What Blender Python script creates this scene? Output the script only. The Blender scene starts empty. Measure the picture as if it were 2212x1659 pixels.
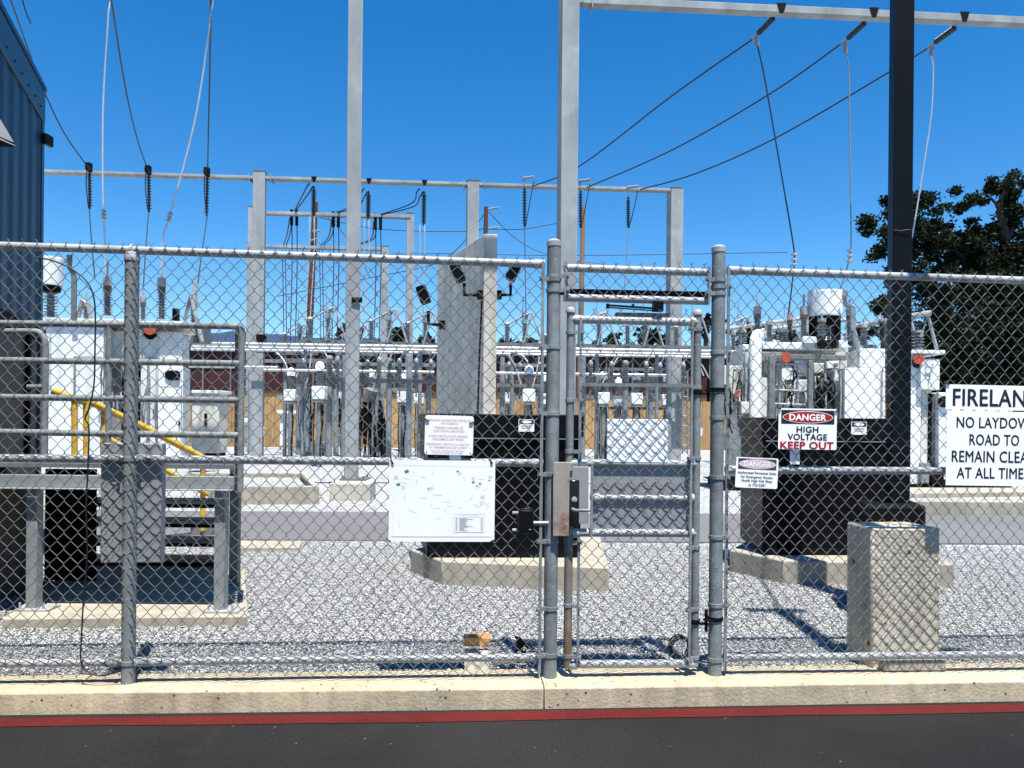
import bpy, math, random
import numpy as np
from mathutils import Vector, Matrix
random.seed(7); rng = np.random.default_rng(7)
sc = bpy.context.scene
V = Vector
# ------------------------------------------------------------------ camera
EYE = V((0, 0, 1.4)); F = 1600.0; ROLL = 0.0095
cam = bpy.data.objects.new('camera', bpy.data.cameras.new('camera'))
sc.collection.objects.link(cam); sc.camera = cam
cam.data.sensor_width = 36.0; cam.data.lens = 36.0 * F / 2212.0
cam.data.shift_y = 70.5 / 2212.0
cam.data.clip_start = 0.05; cam.data.clip_end = 6000
cr, sr = math.cos(ROLL), math.sin(ROLL)
cam.matrix_world = Matrix(((cr, -sr, 0, 0), (0, 0, -1, 0), (sr, cr, 0, 1.4), (0, 0, 0, 1)))
# ------------------------------------------------------------------ light
SUN_EL, SUN_AZ = math.radians(72), math.radians(19)      # behind the camera, to its right
sdir = V((math.sin(SUN_AZ) * math.cos(SUN_EL), -math.cos(SUN_AZ) * math.cos(SUN_EL), math.sin(SUN_EL)))
sun = bpy.data.objects.new('sun', bpy.data.lights.new('sun', 'SUN'))
sc.collection.objects.link(sun)
sun.data.energy = 5.0; sun.data.angle = math.radians(0.5); sun.data.color = (1.0, 0.95, 0.87)
sun.rotation_euler = sdir.to_track_quat('Z', 'Y').to_euler()
w = bpy.data.worlds.new('World'); sc.world = w; w.use_nodes = True
nt = w.node_tree
sky = nt.nodes.new('ShaderNodeTexSky'); sky.sky_type = 'NISHITA'; sky.sun_disc = False
sky.sun_elevation = SUN_EL; sky.sun_rotation = math.atan2(sdir.x, sdir.y)
sky.altitude = 600; sky.air_density = 1.0; sky.dust_density = 0.0; sky.ozone_density = 4.0
hs = nt.nodes.new('ShaderNodeHueSaturation'); hs.inputs['Saturation'].default_value = 1.36
nt.links.new(sky.outputs[0], hs.inputs['Color'])
nt.links.new(hs.outputs[0], nt.nodes['Background'].inputs[0])
nt.nodes['Background'].inputs[1].default_value = 0.092
sc.view_settings.view_transform = 'Standard'; sc.view_settings.look = 'None'
sc.view_settings.exposure = 1.0; sc.view_settings.gamma = 1.0
sc.cycles.max_bounces = 6

# ------------------------------------------------------------------ image point -> place
def ray(u, v):
    a = (u - 1106) / F; c = (v - 900) / F
    return V((a * cr + c * sr, 1.0, a * sr - c * cr))
def P(u, v, d): return EYE + ray(u, v) * d
def G(u, v, z=0.0):
    r = ray(u, v); return EYE + r * ((z - EYE.z) / r.z)
TH = math.atan(0.066)
FU = V((math.cos(TH), math.sin(TH), 0)); FN = V((-math.sin(TH), math.cos(TH), 0)); FO = V((0, 3.977, 0))
UP = V((0, 0, 1))
def W(s, n, z): return FO + FU * s + FN * n + UP * z
def FP(u, v, n=0.0):
    r = ray(u, v); t = ((FO + FN * n - EYE).dot(FN)) / r.dot(FN); return EYE + r * t
def FS(u, v, n=0.0):
    p = FP(u, v, n) - FO; return p.dot(FU), p.z
def ztop(s): return 2.224 - 0.0108 * s

# ------------------------------------------------------------------ materials
MAT = {}
def M(name, col, rough=0.6, metal=0.0, scale=8.0, var=0.15, big=0.0, bump=0.0, bscale=None, spec=0.5,
      streak=None, pits=0.0, specks=None, stain=None, stretch=None):
    m = bpy.data.materials.new(name); m.use_nodes = True; n = m.node_tree.nodes; L = m.node_tree.links
    b = n['Principled BSDF']; b.inputs['Roughness'].default_value = rough; b.inputs['Metallic'].default_value = metal
    b.inputs['Specular IOR Level'].default_value = spec
    tc = n.new('ShaderNodeTexCoord'); co = tc.outputs['Object']
    if stretch:
        mp = n.new('ShaderNodeMapping'); mp.inputs['Scale'].default_value = stretch; L.new(co, mp.inputs[0]); cs = mp.outputs[0]
    else: cs = co
    def noise(s, det=5, c=None, r=.6):
        x = n.new('ShaderNodeTexNoise'); x.inputs['Scale'].default_value = s; x.inputs['Detail'].default_value = det
        x.inputs['Roughness'].default_value = r; L.new(c or co, x.inputs['Vector']); return x.outputs[0]
    def ramp(val, lo, hi, a, bb):
        x = n.new('ShaderNodeMapRange'); x.inputs[1].default_value = lo; x.inputs[2].default_value = hi
        x.inputs[3].default_value = a; x.inputs[4].default_value = bb; L.new(val, x.inputs[0]); return x.outputs[0]
    def mul(a, bb):
        x = n.new('ShaderNodeMath'); x.operation = 'MULTIPLY'; L.new(a, x.inputs[0]); L.new(bb, x.inputs[1]); return x.outputs[0]
    def mix(f, A, Bc):
        x = n.new('ShaderNodeMix'); x.data_type = 'RGBA'
        L.new(f, x.inputs[0])
        for v_, i in ((A, 6), (Bc, 7)):
            if isinstance(v_, tuple): x.inputs[i].default_value = (*v_[:3], 1)
            else: L.new(v_, x.inputs[i])
        return x.outputs[2]
    f = ramp(noise(scale, c=cs), .3, .7, 1 - var, 1 + var)
    if big: f = mul(f, ramp(noise(big, 3), .3, .7, 1 - var, 1 + var))
    if streak:
        mp = n.new('ShaderNodeMapping'); mp.inputs['Scale'].default_value = streak; L.new(co, mp.inputs[0])
        f = mul(f, ramp(noise(1.0, 6, mp.outputs[0]), .3, .72, 1.14, .74))
    vm = n.new('ShaderNodeVectorMath'); vm.operation = 'SCALE'; vm.inputs[0].default_value = col[:3]; L.new(f, vm.inputs['Scale'])
    out = vm.outputs[0]
    if stain: out = mix(ramp(noise(stain[1], 4), stain[2], stain[2] + .12, 0, stain[3]), out, stain[0])
    if pits:
        vo = n.new('ShaderNodeTexVoronoi'); vo.inputs['Scale'].default_value = pits; L.new(co, vo.inputs[0])
        f1 = ramp(vo.outputs['Distance'], .10, .17, 1, 0); f2 = ramp(noise(5, 2), .44, .52, 0, 1)
        out = mix(mul(f1, f2), out, (col[0] * .12, col[1] * .12, col[2] * .13))
    if specks:
        vo = n.new('ShaderNodeTexVoronoi'); vo.inputs['Scale'].default_value = specks[0]; L.new(co, vo.inputs[0])
        out = mix(ramp(vo.outputs['Distance'], specks[2], specks[2] + .05, 1, 0), out, specks[1])
    L.new(out, b.inputs['Base Color'])
    if bump:
        bp = n.new('ShaderNodeBump'); bp.inputs['Strength'].default_value = bump; bp.inputs['Distance'].default_value = .02
        L.new(noise(bscale or scale * 3, 6), bp.inputs['Height']); L.new(bp.outputs[0], b.inputs['Normal'])
    MAT[name] = m; return m
M('galv', (0.34, 0.352, 0.36), .45, .1, 14, .16, 3, .04, 60, spec=.15)
M('galv_post', (0.185, 0.205, 0.212), .6, .05, 18, .2, 4, .05, 70, specks=(45, (.46, .48, .5), .1), spec=.15)
M('rail', (.19, .205, .215), .55, .05, 14, .18, 3, .04, 60, spec=.2)
M('galv_bright', (0.25, 0.27, 0.285), .5, .15, 14, .1, 3)
M('wire', (0.155, 0.16, 0.157), .55, .05, 30, .25, spec=.15)
M('kerb', (0.45, 0.38, 0.26), .9, 0, 9, .1, 1.2, .25, 60, streak=(14, 14, .8), pits=19, stain=((.24, .21, .16), 3.2, .56, .5))
M('concrete', (0.33, 0.305, 0.25), .9, 0, 7, .12, 1.0, .2, 40, streak=(9, 9, .6))
M('concrete_grey', (0.17, 0.17, 0.16), .9, 0, 5, .12, .7, .15, 40, streak=(5, 5, .35))
M('concrete_pale', (0.5, 0.475, 0.41), .9, 0, 5, .16, 1.4, .15, 40, streak=(6, 6, .5))
M('block', (0.54, 0.475, 0.365), .92, 0, 8, .12, 1.5, .4, 35, streak=(12, 12, .7), pits=9)
M('asphalt', (0.02, 0.02, 0.0205), .85, 0, 120, .35, .5, .35, 260, specks=(11, (.22, .22, .2), .010), stain=((.04, .039, .038), 1.1, .6, .3), spec=.08)
M('road_paving', (0.125, 0.125, 0.13), .9, 0, 40, .12, .5, .1, 100)
M('red_paint', (0.085, 0.0125, 0.012), .75, 0, 60, .2, 2, .2, 200, stain=((.09, .03, .03), 18, .63, .6), spec=.08)
M('steel_grey', (0.16, 0.175, 0.18), .5, .1, 5, .1, .8, streak=(4, 4, .4), spec=.15)
M('steel_light', (0.285, 0.31, 0.318), .6, 0, 5, .06, .8, streak=(3, 3, .6), spec=.15, stain=((.40, .42, .43), 1.7, .55, .45))
M('steel_blue', (0.2, 0.235, 0.262), .5, .1, 4, .12, .8)
M('gear_white', (0.74, 0.78, 0.78), .45, 0, 3, .05, .6, streak=(5, 5, .5), stain=((.5, .5, .46), 2.5, .62, .35))
M('gear_cream', (0.62, 0.62, 0.56), .5, 0, 3, .07, .6, streak=(5, 5, .5), stain=((.36, .34, .28), 2.5, .6, .4))
M('gear_shade', (0.2, 0.21, 0.22), .5, 0, 3, .06)
M('panel_mauve', (0.25, 0.248, 0.262), .55, 0, 3, .05)
M('black', (0.0045, 0.005, 0.006), .35, 0, 5, .2, spec=.1)
M('black_matte', (0.0045, 0.0045, 0.005), .7, 0, 9, .2, spec=.1)
M('generator', (0.003, 0.0033, 0.004), .42, 0, 3, .25, .5, spec=.1)
M('black_post', (0.0045, 0.0055, 0.008), .45, 0, 3, .2, spec=.1)
M('aluminium', (0.55, 0.56, 0.57), .35, .3, 5, .05)
M('porcelain', (0.13, 0.16, 0.185), .2, 0, 6, .12)
M('porcelain_dark', (0.02, 0.026, 0.03), .25, 0, 6, .15)
M('brown_collar', (0.13, 0.07, 0.03), .4, .2, 8, .25)
M('line', (0.018, 0.022, 0.026), .5, .3, 5, .2)
M('line_bright', (0.5, 0.51, 0.52), .35, .3, 5, .1)
M('yellow', (0.58, 0.35, 0.025), .5, 0, 6, .08)
M('orange_red', (0.42, 0.06, 0.025), .5, 0, 6, .1)
M('wood_fence', (0.36, 0.225, 0.09), .8, 0, 3, .26, .5, stretch=(14, 14, .6), streak=(3, 3, .15))
M('wood_pole', (0.075, 0.026, 0.012), .85, 0, 4, .2, 1, stretch=(20, 20, .8))
M('wood_pale', (0.21, 0.125, 0.075), .85, 0, 4, .25, 1, stretch=(16, 16, .8))
M('timber', (0.5, 0.26, 0.08), .8, 0, 6, .2, stretch=(3, 30, 30))
M('barn_red', (0.042, 0.006, 0.005), .7, 0, 3, .2, .4)
M('teal_wall', (0.0075, 0.05, 0.092), .5, .0, 3, .08, .3)
M('teal_trim', (0.009, 0.06, 0.105), .45, .0, 3, .06, .3)
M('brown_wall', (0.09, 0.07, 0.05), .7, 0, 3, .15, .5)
M('hill', (0.02, 0.05, 0.105), .95, 0, .05, .15)  # blue of the distance haze is mixed into the scrub colour
M('leaf', (0.012, 0.018, 0.0085), .6, 0, 1.2, .45, .35, spec=.08)
M('leaf_far', (0.014, 0.022, 0.01), .7, 0, 1.2, .4, .3, spec=.08)
M('bark', (0.03, 0.024, 0.02), .9, 0, 8, .3)
M('sign_white', (.86, .86, .85), .35, 0, 4, .03)
M('sign_red', (0.36, 0.003, 0.006), .4, 0, 4, .05)
M('sign_black', (0.006, 0.006, 0.009), .45, 0, 4, .1)
M('sign_navy', (0.004, 0.005, 0.012), .45, 0, 4, .1)
M('sign_faded', (0.62, 0.44, 0.47), .5, 0, 30, .12)
M('sign_faded_text', (.86, .78, .80), .5, 0, 30, .08)
M('sign_faint', (0.58, 0.27, 0.32), .5, 0, 40, .25)
M('sign_grey', (0.28, 0.3, 0.33), .5, 0, 10, .2)
M('sign_green', (0.02, 0.25, 0.15), .5, 0, 10, .1)
M('sign_dark_grey', (0.035, 0.035, 0.05), .5, 0, 10, .2)
M('rusty_guard', (0.3, 0.265, 0.22), .6, .1, 9, .1, 3, .1, 50, stain=((.20, .075, .025), 8, .53, .9))
M('rusty_pipe', (0.19, 0.175, 0.15), .6, .1, 9, .12, 3, stain=((.15, .075, .03), 7, .46, .8))
M('lock_black', (0.006, 0.007, 0.009), .18, .3, 5, .1)
M('lens', (0.4, 0.42, 0.45), .15, 0, 5, .05)
M('rubber', (0.006, 0.006, 0.006), .6, 0, 9, .2)
# gravel: pale and dark stones
def gravel_mat(name, island):
    m = bpy.data.materials.new(name); m.use_nodes = True; n = m.node_tree.nodes; L = m.node_tree.links
    b = n['Principled BSDF']; b.inputs['Roughness'].default_value = .9
    r = n.new('ShaderNodeValToRGB'); e = r.color_ramp.elements
    e[0].position = 0; e[0].color = (.085, .09, .095, 1); e[1].position = 1; e[1].color = (.60, .62, .62, 1)
    for p, c in ((.15, (.20, .207, .215, 1)), (.40, (.36, .372, .378, 1)), (.75, (.50, .515, .515, 1))):
        x = e.new(p); x.color = c
    if island:
        g = n.new('ShaderNodeNewGeometry'); L.new(g.outputs['Random Per Island'], r.inputs[0])
    else:
        tc = n.new('ShaderNodeTexCoord'); vo = n.new('ShaderNodeTexVoronoi'); vo.inputs['Scale'].default_value = 42
        L.new(tc.outputs['Object'], vo.inputs[0])
        sp = n.new('ShaderNodeSeparateColor'); L.new(vo.outputs['Color'], sp.inputs[0]); L.new(sp.outputs[0], r.inputs[0])
        bp = n.new('ShaderNodeBump'); bp.inputs['Strength'].default_value = 1; bp.inputs['Distance'].default_value = .03
        bp.invert = True; L.new(vo.outputs['Distance'], bp.inputs['Height']); L.new(bp.outputs[0], b.inputs['Normal'])
    L.new(r.outputs[0], b.inputs['Base Color']); MAT[name] = m
gravel_mat('gravel_bed', False); gravel_mat('gravel_stone', True)

# ------------------------------------------------------------------ building helpers
def link(o): sc.collection.objects.link(o); return o
def prop(o, label=None, cat=None, group=None, kind=None):
    for k, v_ in (('label', label), ('category', cat), ('group', group), ('kind', kind)):
        if v_: o[k] = v_
    return o
def T(name, label, cat, loc, group=None):
    o = link(bpy.data.objects.new(name, None)); o.location = loc; o.empty_display_size = .1
    return prop(o, label, cat, group)
def world_loc(o):
    l = V((0, 0, 0))
    while o is not None: l = l + o.location; o = o.parent
    return l
class MB:
    def __init__(s): s.v = []; s.f = []; s.sm = []; s.n = 0
    def add(s, vs, fs, smooth=False):
        k = s.n; s.v.append(np.asarray([tuple(p) for p in vs], float)); s.n += len(vs)
        for f in fs: s.f.append(tuple(i + k for i in f)); s.sm.append(smooth)
        return s
    def hexa(s, o, a, b, c):
        o, a, b, c = V(o), V(a), V(b), V(c)
        if a.cross(b).dot(c) < 0: a, b = b, a
        p = [o, o + a, o + a + b, o + b, o + c, o + a + c, o + a + b + c, o + b + c]
        return s.add(p, [(3, 2, 1, 0), (4, 5, 6, 7), (0, 1, 5, 4), (1, 2, 6, 5), (2, 3, 7, 6), (3, 0, 4, 7)])
    def box(s, c, sz, rz=0.0, tilt=None):
        a = V((math.cos(rz), math.sin(rz), 0)) * sz[0]; b = V((-math.sin(rz), math.cos(rz), 0)) * sz[1]; u = UP * sz[2]
        if tilt: a, b, u = tilt @ a, tilt @ b, tilt @ u
        return s.hexa(V(c) - a / 2 - b / 2 - u / 2, a, b, u)
    def fbox(s, s0, s1, n0, n1, z0, z1):       # box in the fence's own frame
        return s.hexa(W(s0, n0, z0), FU * (s1 - s0), FN * (n1 - n0), UP * (z1 - z0))
    def pbox(s, u0, v0, u1, v1, d, dep, sk=0.0, tw=0.066):   # box with its front face seen over u0..u1, v0..v1 at distance d
        vm = (v0 + v1) / 2; um = (u0 + u1) / 2
        x0, x1 = P(u0, vm, d).x, P(u1, vm, d).x; z1, z0 = P(um, v0, d).z, P(um, v1, d).z
        return s.hexa((x0, d - tw * (x1 - x0) / 2, z0), (x1 - x0, tw * (x1 - x0), 0), (sk * dep, dep, 0), (0, 0, z1 - z0))
    def tube(s, pts, r, n=8, caps=True):
        pts = [V(p) for p in pts]; m = len(pts); rs = r if isinstance(r, (list, tuple)) else [r] * m
        t0 = (pts[1] - pts[0]).normalized(); x = t0.orthogonal().normalized(); vs = []
        for i, p in enumerate(pts):
            t = (pts[min(i + 1, m - 1)] - pts[max(i - 1, 0)]).normalized()
            x = (x - t * x.dot(t)).normalized(); y = t.cross(x)
            for k in range(n):
                a = 2 * math.pi * k / n; vs.append(p + (x * math.cos(a) + y * math.sin(a)) * rs[i])
        fs = [(i * n + k, i * n + (k + 1) % n, (i + 1) * n + (k + 1) % n, (i + 1) * n + k) for i in range(m - 1) for k in range(n)]
        s.add(vs, fs, True)
        if caps:
            s.f.append(tuple(s.n - m * n + k for k in reversed(range(n)))); s.sm.append(False)
            s.f.append(tuple(s.n - n + k for k in range(n))); s.sm.append(False)
        return s
    def lathe(s, base, axis, prof, n=12, smooth=True):   # prof: (radius, height along axis)
        base, ax = V(base), V(axis).normalized(); x = ax.orthogonal().normalized(); y = ax.cross(x); m = len(prof)
        vs = [base + ax * h + (x * math.cos(2 * math.pi * k / n) + y * math.sin(2 * math.pi * k / n)) * max(r, 1e-4) for r, h in prof for k in range(n)]
        fs = [(i * n + k, i * n + (k + 1) % n, (i + 1) * n + (k + 1) % n, (i + 1) * n + k) for i in range(m - 1) for k in range(n)]
        fs += [tuple(reversed(range(n))), tuple((m - 1) * n + k for k in range(n))]
        return s.add(vs, fs, smooth)
    def cyl(s, base, r, h, n=14, ax=UP):
        return s.tube([V(base), V(base) + V(ax).normalized() * h], r, n)
    def sheds(s, a, b, rc, rs, k, n=12):        # ribbed porcelain insulator from a to b
        a, b = V(a), V(b); L = (b - a).length; pr = [(rc, 0)]; st = L / k
        for i in range(k):
            h = st * (i + .5); pr += [(rc, h - st * .25), (rs, h - st * .08), (rs * .98, h + st * .06), (rc, h + st * .2)]
        pr.append((rc, L)); return s.lathe(a, b - a, pr, n, False)
    def dome(s, c, r, h, n=14):
        return s.lathe(c, UP, [(r, 0)] + [(r * math.cos(t), h * math.sin(t)) for t in (.3, .6, .9, 1.2, 1.45)] + [(.001, h)], n)
    def ring(s, c, ax, R, r, n=18, m=6):
        c, ax = V(c), V(ax).normalized(); x = ax.orthogonal().normalized(); y = ax.cross(x)
        return s.tube([c + (x * math.cos(2 * math.pi * k / n) + y * math.sin(2 * math.pi * k / n)) * R for k in range(n + 1)], r, m, False)
    def prism(s, poly, ext):
        poly = [V(p) for p in poly]; e = V(ext); n = len(poly)
        nn = sum(((poly[i] - poly[0]).cross(poly[(i + 1) % n] - poly[0]) for i in range(1, n - 1)), V((0, 0, 0)))
        if nn.dot(e) < 0: poly.reverse()
        return s.add(poly + [p + e for p in poly], [tuple(reversed(range(n))), tuple(range(n, 2 * n))] +
                     [(i, (i + 1) % n, n + (i + 1) % n, n + i) for i in range(n)])
    def build(s, name, mat, parent=None, bevel=0.0, label=None):
        me = bpy.data.meshes.new(name); off = np.array(world_loc(parent)) if parent else np.zeros(3)
        vs = np.concatenate(s.v) if s.v else np.zeros((0, 3))
        me.from_pydata((vs - off).tolist(), [], s.f); me.polygons.foreach_set('use_smooth', s.sm)
        me.materials.append(MAT[mat]); me.update(); me.set_sharp_from_angle(angle=math.radians(42))
        o = link(bpy.data.objects.new(name, me)); o.parent = parent
        if bevel:
            b = o.modifiers.new('bevel', 'BEVEL'); b.width = bevel; b.segments = 2; b.limit_method = 'ANGLE'
        if label: o['label'] = label
        return o
def np_mesh(name, verts, faces_flat, per, mat, parent=None, smooth=False):
    me = bpy.data.meshes.new(name); off = np.array(world_loc(parent)) if parent else np.zeros(3)
    nf = len(faces_flat) // per
    me.vertices.add(len(verts)); me.vertices.foreach_set('co', (verts - off).astype(np.float32).ravel())
    me.loops.add(nf * per); me.loops.foreach_set('vertex_index', np.asarray(faces_flat, np.int32))
    me.polygons.add(nf); me.polygons.foreach_set('loop_start', np.arange(0, nf * per, per, dtype=np.int32))
    if smooth: me.polygons.foreach_set('use_smooth', np.ones(nf, bool))
    me.materials.append(MAT[mat]); me.update(calc_edges=True); me.validate()
    o = link(bpy.data.objects.new(name, me)); o.parent = parent; return o
def dup(root, loc, label=None, group=None):
    r = root.copy(); link(r); r.location = loc
    if label: r['label'] = label
    if group: r['group'] = group
    for ch in list(root.children):
        c = ch.copy(); link(c); c.parent = r
        for g in ch.children:
            d = g.copy(); link(d); d.parent = c
    return r
def one(mb, name, mat, label, cat, group=None, bevel=0.0, loc=None):     # a thing that is a single mesh
    o = mb.build(name, mat, None, bevel); return prop(o, label, cat, group)
def kid(parent, name, mat, bevel=0.0):
    class K(MB):
        def done(s): return s.build(name, mat, parent, bevel)
    return K()
def struct(mb, name, mat, bevel=0.0):
    o = mb.build(name, mat, None, bevel); o['kind'] = 'structure'; return o

# text fitted in a rectangle of a plane: centre c, right r, up u, width w, height h
def text(body, c, r, u, wd, ht, mat, parent, name='lettering', bold=0.0, heavy=0.0, lift=0.0):
    cu = bpy.data.curves.new('lettering', 'FONT'); cu.body = body; cu.size = 1; cu.offset = bold; cu.space_character = 1.05
    cu.resolution_u = 3
    tmp = link(bpy.data.objects.new('lettering', cu)); dg = bpy.context.evaluated_depsgraph_get(); dg.update()
    me = bpy.data.meshes.new_from_object(tmp.evaluated_get(dg)); bpy.data.objects.remove(tmp)
    co = np.array([v_.co[:] for v_ in me.vertices]); lo, hi = co.min(0), co.max(0)
    off = np.array(world_loc(parent)); r = np.array(V(r).normalized()); u = np.array(V(u).normalized()); c = np.array(c)
    nrm = np.cross(r, u)
    x = ((co[:, 0] - lo[0]) / max(hi[0] - lo[0], 1e-6) - .5) * wd; y = ((co[:, 1] - lo[1]) / max(hi[1] - lo[1], 1e-6) - .5) * ht
    nv = c + x[:, None] * r + y[:, None] * u + nrm * lift - off
    if heavy:
        faces = [tuple(p.vertices) for p in me.polygons]; k = len(nv); hw = heavy * ht
        allv = np.concatenate([nv + r * dx * hw + u * dy * hw + nrm * li for dx, dy, li in ((-1, 0, 0), (1, 0, .00012), (0, -.8, .00024), (0, .8, .00036))])
        bpy.data.meshes.remove(me); me = bpy.data.meshes.new(name); me.from_pydata(allv.tolist(), [], [tuple(i + k * q for i in f) for q in range(4) for f in faces])
        me.materials.append(MAT[mat]); me.update()
    else:
        me.vertices.foreach_set('co', nv.astype(np.float32).ravel()); me.materials.clear(); me.materials.append(MAT[mat]); me.update()
    o = link(bpy.data.objects.new(name, me)); o.parent = parent; return o

# ================================================================== GROUND
struct(MB().hexa((-400, -60, -.60), (800, 0, 0), (0, 900, 0), (0, 0, .20)), 'ground', 'gravel_bed')
a = W(-9, .12, -.03); 
struct(MB().prism([W(-30, .12, -.39), W(30, .12, -.39), V((60, 60, -.39)), V((-60, 60, -.39))], (0, 0, .362)), 'gravel_ground', 'gravel_bed')
struct(MB().prism([W(-30, -9, -.5), W(30, -9, -.5), W(30, -.06, -.5), W(-30, -.06, -.5)], (0, 0, .385)), 'road', 'asphalt')
ps = [W(-9, -.20, -.111), W(-4, -.20, -.111)]
red = MB(); xs = np.linspace(-9, 9, 37)
lo_ = [W(x, -.292 + .028 * max(0, min(1, (-x) / 2.6)) + .006 * math.sin(x * 2.1) + .004 * math.sin(x * 5), -.1115) for x in xs]
hi_ = [W(x, -.183 + .028 * max(0, min(1, (-x) / 2.6)) + .006 * math.sin(x * 1.7 + 1), -.1115) for x in xs]
red.add(lo_ + hi_, [(i, i + 1, 37 + i + 1, 37 + i) for i in range(36)])
struct(red, 'road_marking', 'red_paint')
kb = MB(); kf = lambda s_: float(np.interp(s_, [-6, -2.6, .2, 9], [-.085, -.108, -.146, -.150]))
for s0, s1 in ((-9, -4.006), (-4.0, .168), (.173, 4.3), (4.306, 9)):
    sect = lambda s_: [W(s_, kf(s_) - .002, -.16), W(s_, kf(s_), -.012), W(s_, kf(s_) + .012, 0), W(s_, .13, 0), W(s_, .13, -.16)]
    cuts = [s0] + [q_ for q_ in np.arange(-8.9, 9, .31) if s0 < q_ < s1] + [s1]; sec = [sect(q_) for q_ in cuts]
    for sc_ in sec[1:-1]:
        for j_ in (1, 2): sc_[j_] = sc_[j_] + FN * rng.normal(0, .0012) + UP * rng.normal(0, .0012)
    m_ = len(cuts); kb.add([p_ for sc_ in sec for p_ in sc_], [(i * 5 + j, i * 5 + (j + 1) % 5, (i + 1) * 5 + (j + 1) % 5, (i + 1) * 5 + j) for i in range(m_ - 1) for j in range(5)] + [(4, 3, 2, 1, 0), tuple((m_ - 1) * 5 + j for j in range(5))])
struct(kb, 'kerb', 'kerb', .003)
# inner road and its edges
ry0, ry1 = 8.45, 10.9
struct(MB().prism([(-12, ry0 - .3, -.09), (14, ry0 + .3, -.09), (14, ry1 + .5, -.09), (-12, ry1 - .4, -.09)], (0, 0, .078)), 'inner_road', 'road_paving')

def stones():
    n = 230000
    u = rng.uniform(-3.9, 4.9, n); y = 4.0 + rng.beta(1.0, 1.35, n) * 4.4
    x = u * (y / 5.2)
    k = (y - 3.977 - .066 * x > .135)
    x, y = x[k], y[k]; n = len(x)
    base = np.array([(1, 0, 0), (-1, 0, 0), (0, 1, 0), (0, -1, 0), (0, 0, 1), (0, 0, -1)], float)
    v = base[None] * rng.uniform(.6, 1.25, (n, 6, 1)) + rng.normal(0, .22, (n, 6, 3))
    sz = rng.uniform(.0045, .0082, n) * rng.choice([1, 1, 1, 1.35], n)
    ax = rng.normal(size=(n, 3)); ax /= np.linalg.norm(ax, axis=1)[:, None]; an = rng.uniform(0, 6.28, n)
    c, s = np.cos(an), np.sin(an); K = np.zeros((n, 3, 3))
    K[:, 0, 1], K[:, 0, 2], K[:, 1, 0], K[:, 1, 2], K[:, 2, 0], K[:, 2, 1] = -ax[:, 2], ax[:, 1], ax[:, 2], -ax[:, 0], -ax[:, 1], ax[:, 0]
    R = np.eye(3)[None] * c[:, None, None] + s[:, None, None] * K + (1 - c)[:, None, None] * ax[:, :, None] * ax[:, None, :]
    v = np.einsum('nij,nkj->nki', R, v) * sz[:, None, None] * np.array([1.15, 1.15, .62])
    v += np.stack([x, y, -.022 + rng.uniform(-.004, .009, n)], 1)[:, None]
    tri = np.array([(0, 2, 4), (2, 1, 4), (1, 3, 4), (3, 0, 4), (2, 0, 5), (1, 2, 5), (3, 1, 5), (0, 3, 5)])
    f = (tri[None] + (np.arange(n) * 6)[:, None, None]).ravel()
    o = np_mesh('gravel', v.reshape(-1, 3), f, 3, 'gravel_stone'); o['kind'] = 'stuff'
    prop(o, 'loose pale and dark crushed gravel behind the fence', 'gravel')
stones()

# ================================================================== CHAIN LINK FENCE
HP = .035; Q = .082
def chain(name, parent, s0, s1, z0, zt, n_off=-.031, tips=True, r=.0021):
    """woven wire: every wire a zigzag hooked into its neighbours"""
    cnt = int(round((s1 - s0) / HP)); p = (s1 - s0) / cnt; allv = []; allf = []; base = 0; SD = 4
    for i in range(cnt):
        sc_ = s0 + (i + .5) * p; zt_ = zt(sc_) if callable(zt) else zt
        m = int((zt_ - z0) / (Q / 2)); side = 1 if i % 2 else -1; pts = []
        j = rng.normal(0, .0012)
        if tips: pts += [(sc_ + side * p * .5 - side * .009, n_off + rng.normal(0, .006), zt_ + .019 + rng.normal(0, .004)), (sc_ + side * p * .5 + side * .002, n_off + .004, zt_ + .006)]
        for k in range(m + 1):
            e = side * (1 if k % 2 == 0 else -1); zz = zt_ - k * Q / 2
            pts.append((sc_ + e * p * .5 + j, n_off, zz + .0035)); pts.append((sc_ + e * p * .5 + j, n_off + .0022 * e, zz - .0035))
            if k < m: pts.append((sc_ + j, n_off + .0026 * e, zz - Q / 4))
        P3 = np.array([W(q[0], q[1] + .004 * math.sin(q[0] * 2.3 + 1.7 * q[2]) + .003 * math.sin(q[0] * 6.1 - 3 * q[2]), q[2] + .003 * math.sin(q[0] * 3.1 + q[2] * 2.0) + .002 * math.sin(9 * q[0])) for q in pts]); t = np.gradient(P3, axis=0); t /= np.linalg.norm(t, axis=1)[:, None]
        x = np.cross(t, np.array(FN)); x /= np.linalg.norm(x, axis=1)[:, None]; y = np.cross(t, x)
        ang = np.arange(SD) * 2 * math.pi / SD
        vv = P3[:, None] + r * (x[:, None] * np.cos(ang)[None, :, None] + y[:, None] * np.sin(ang)[None, :, None])
        mm = len(pts); idx = np.arange(mm - 1)[:, None] * SD; kk = np.arange(SD)[None]; k2 = (kk + 1) % SD
        f = np.stack([idx + kk, idx + k2, idx + SD + k2, idx + SD + kk], -1) + base
        allv.append(vv.reshape(-1, 3)); allf.append(f.reshape(-1)); base += mm * SD
    return np_mesh(name, np.concatenate(allv), np.concatenate(allf), 4, 'wire', parent, True)
def frod(mb, s0, z0, s1, z1, r, n=0.0, k=12): return mb.tube([W(s0, n, z0), W(s1, n, z1)], r, k)
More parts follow.
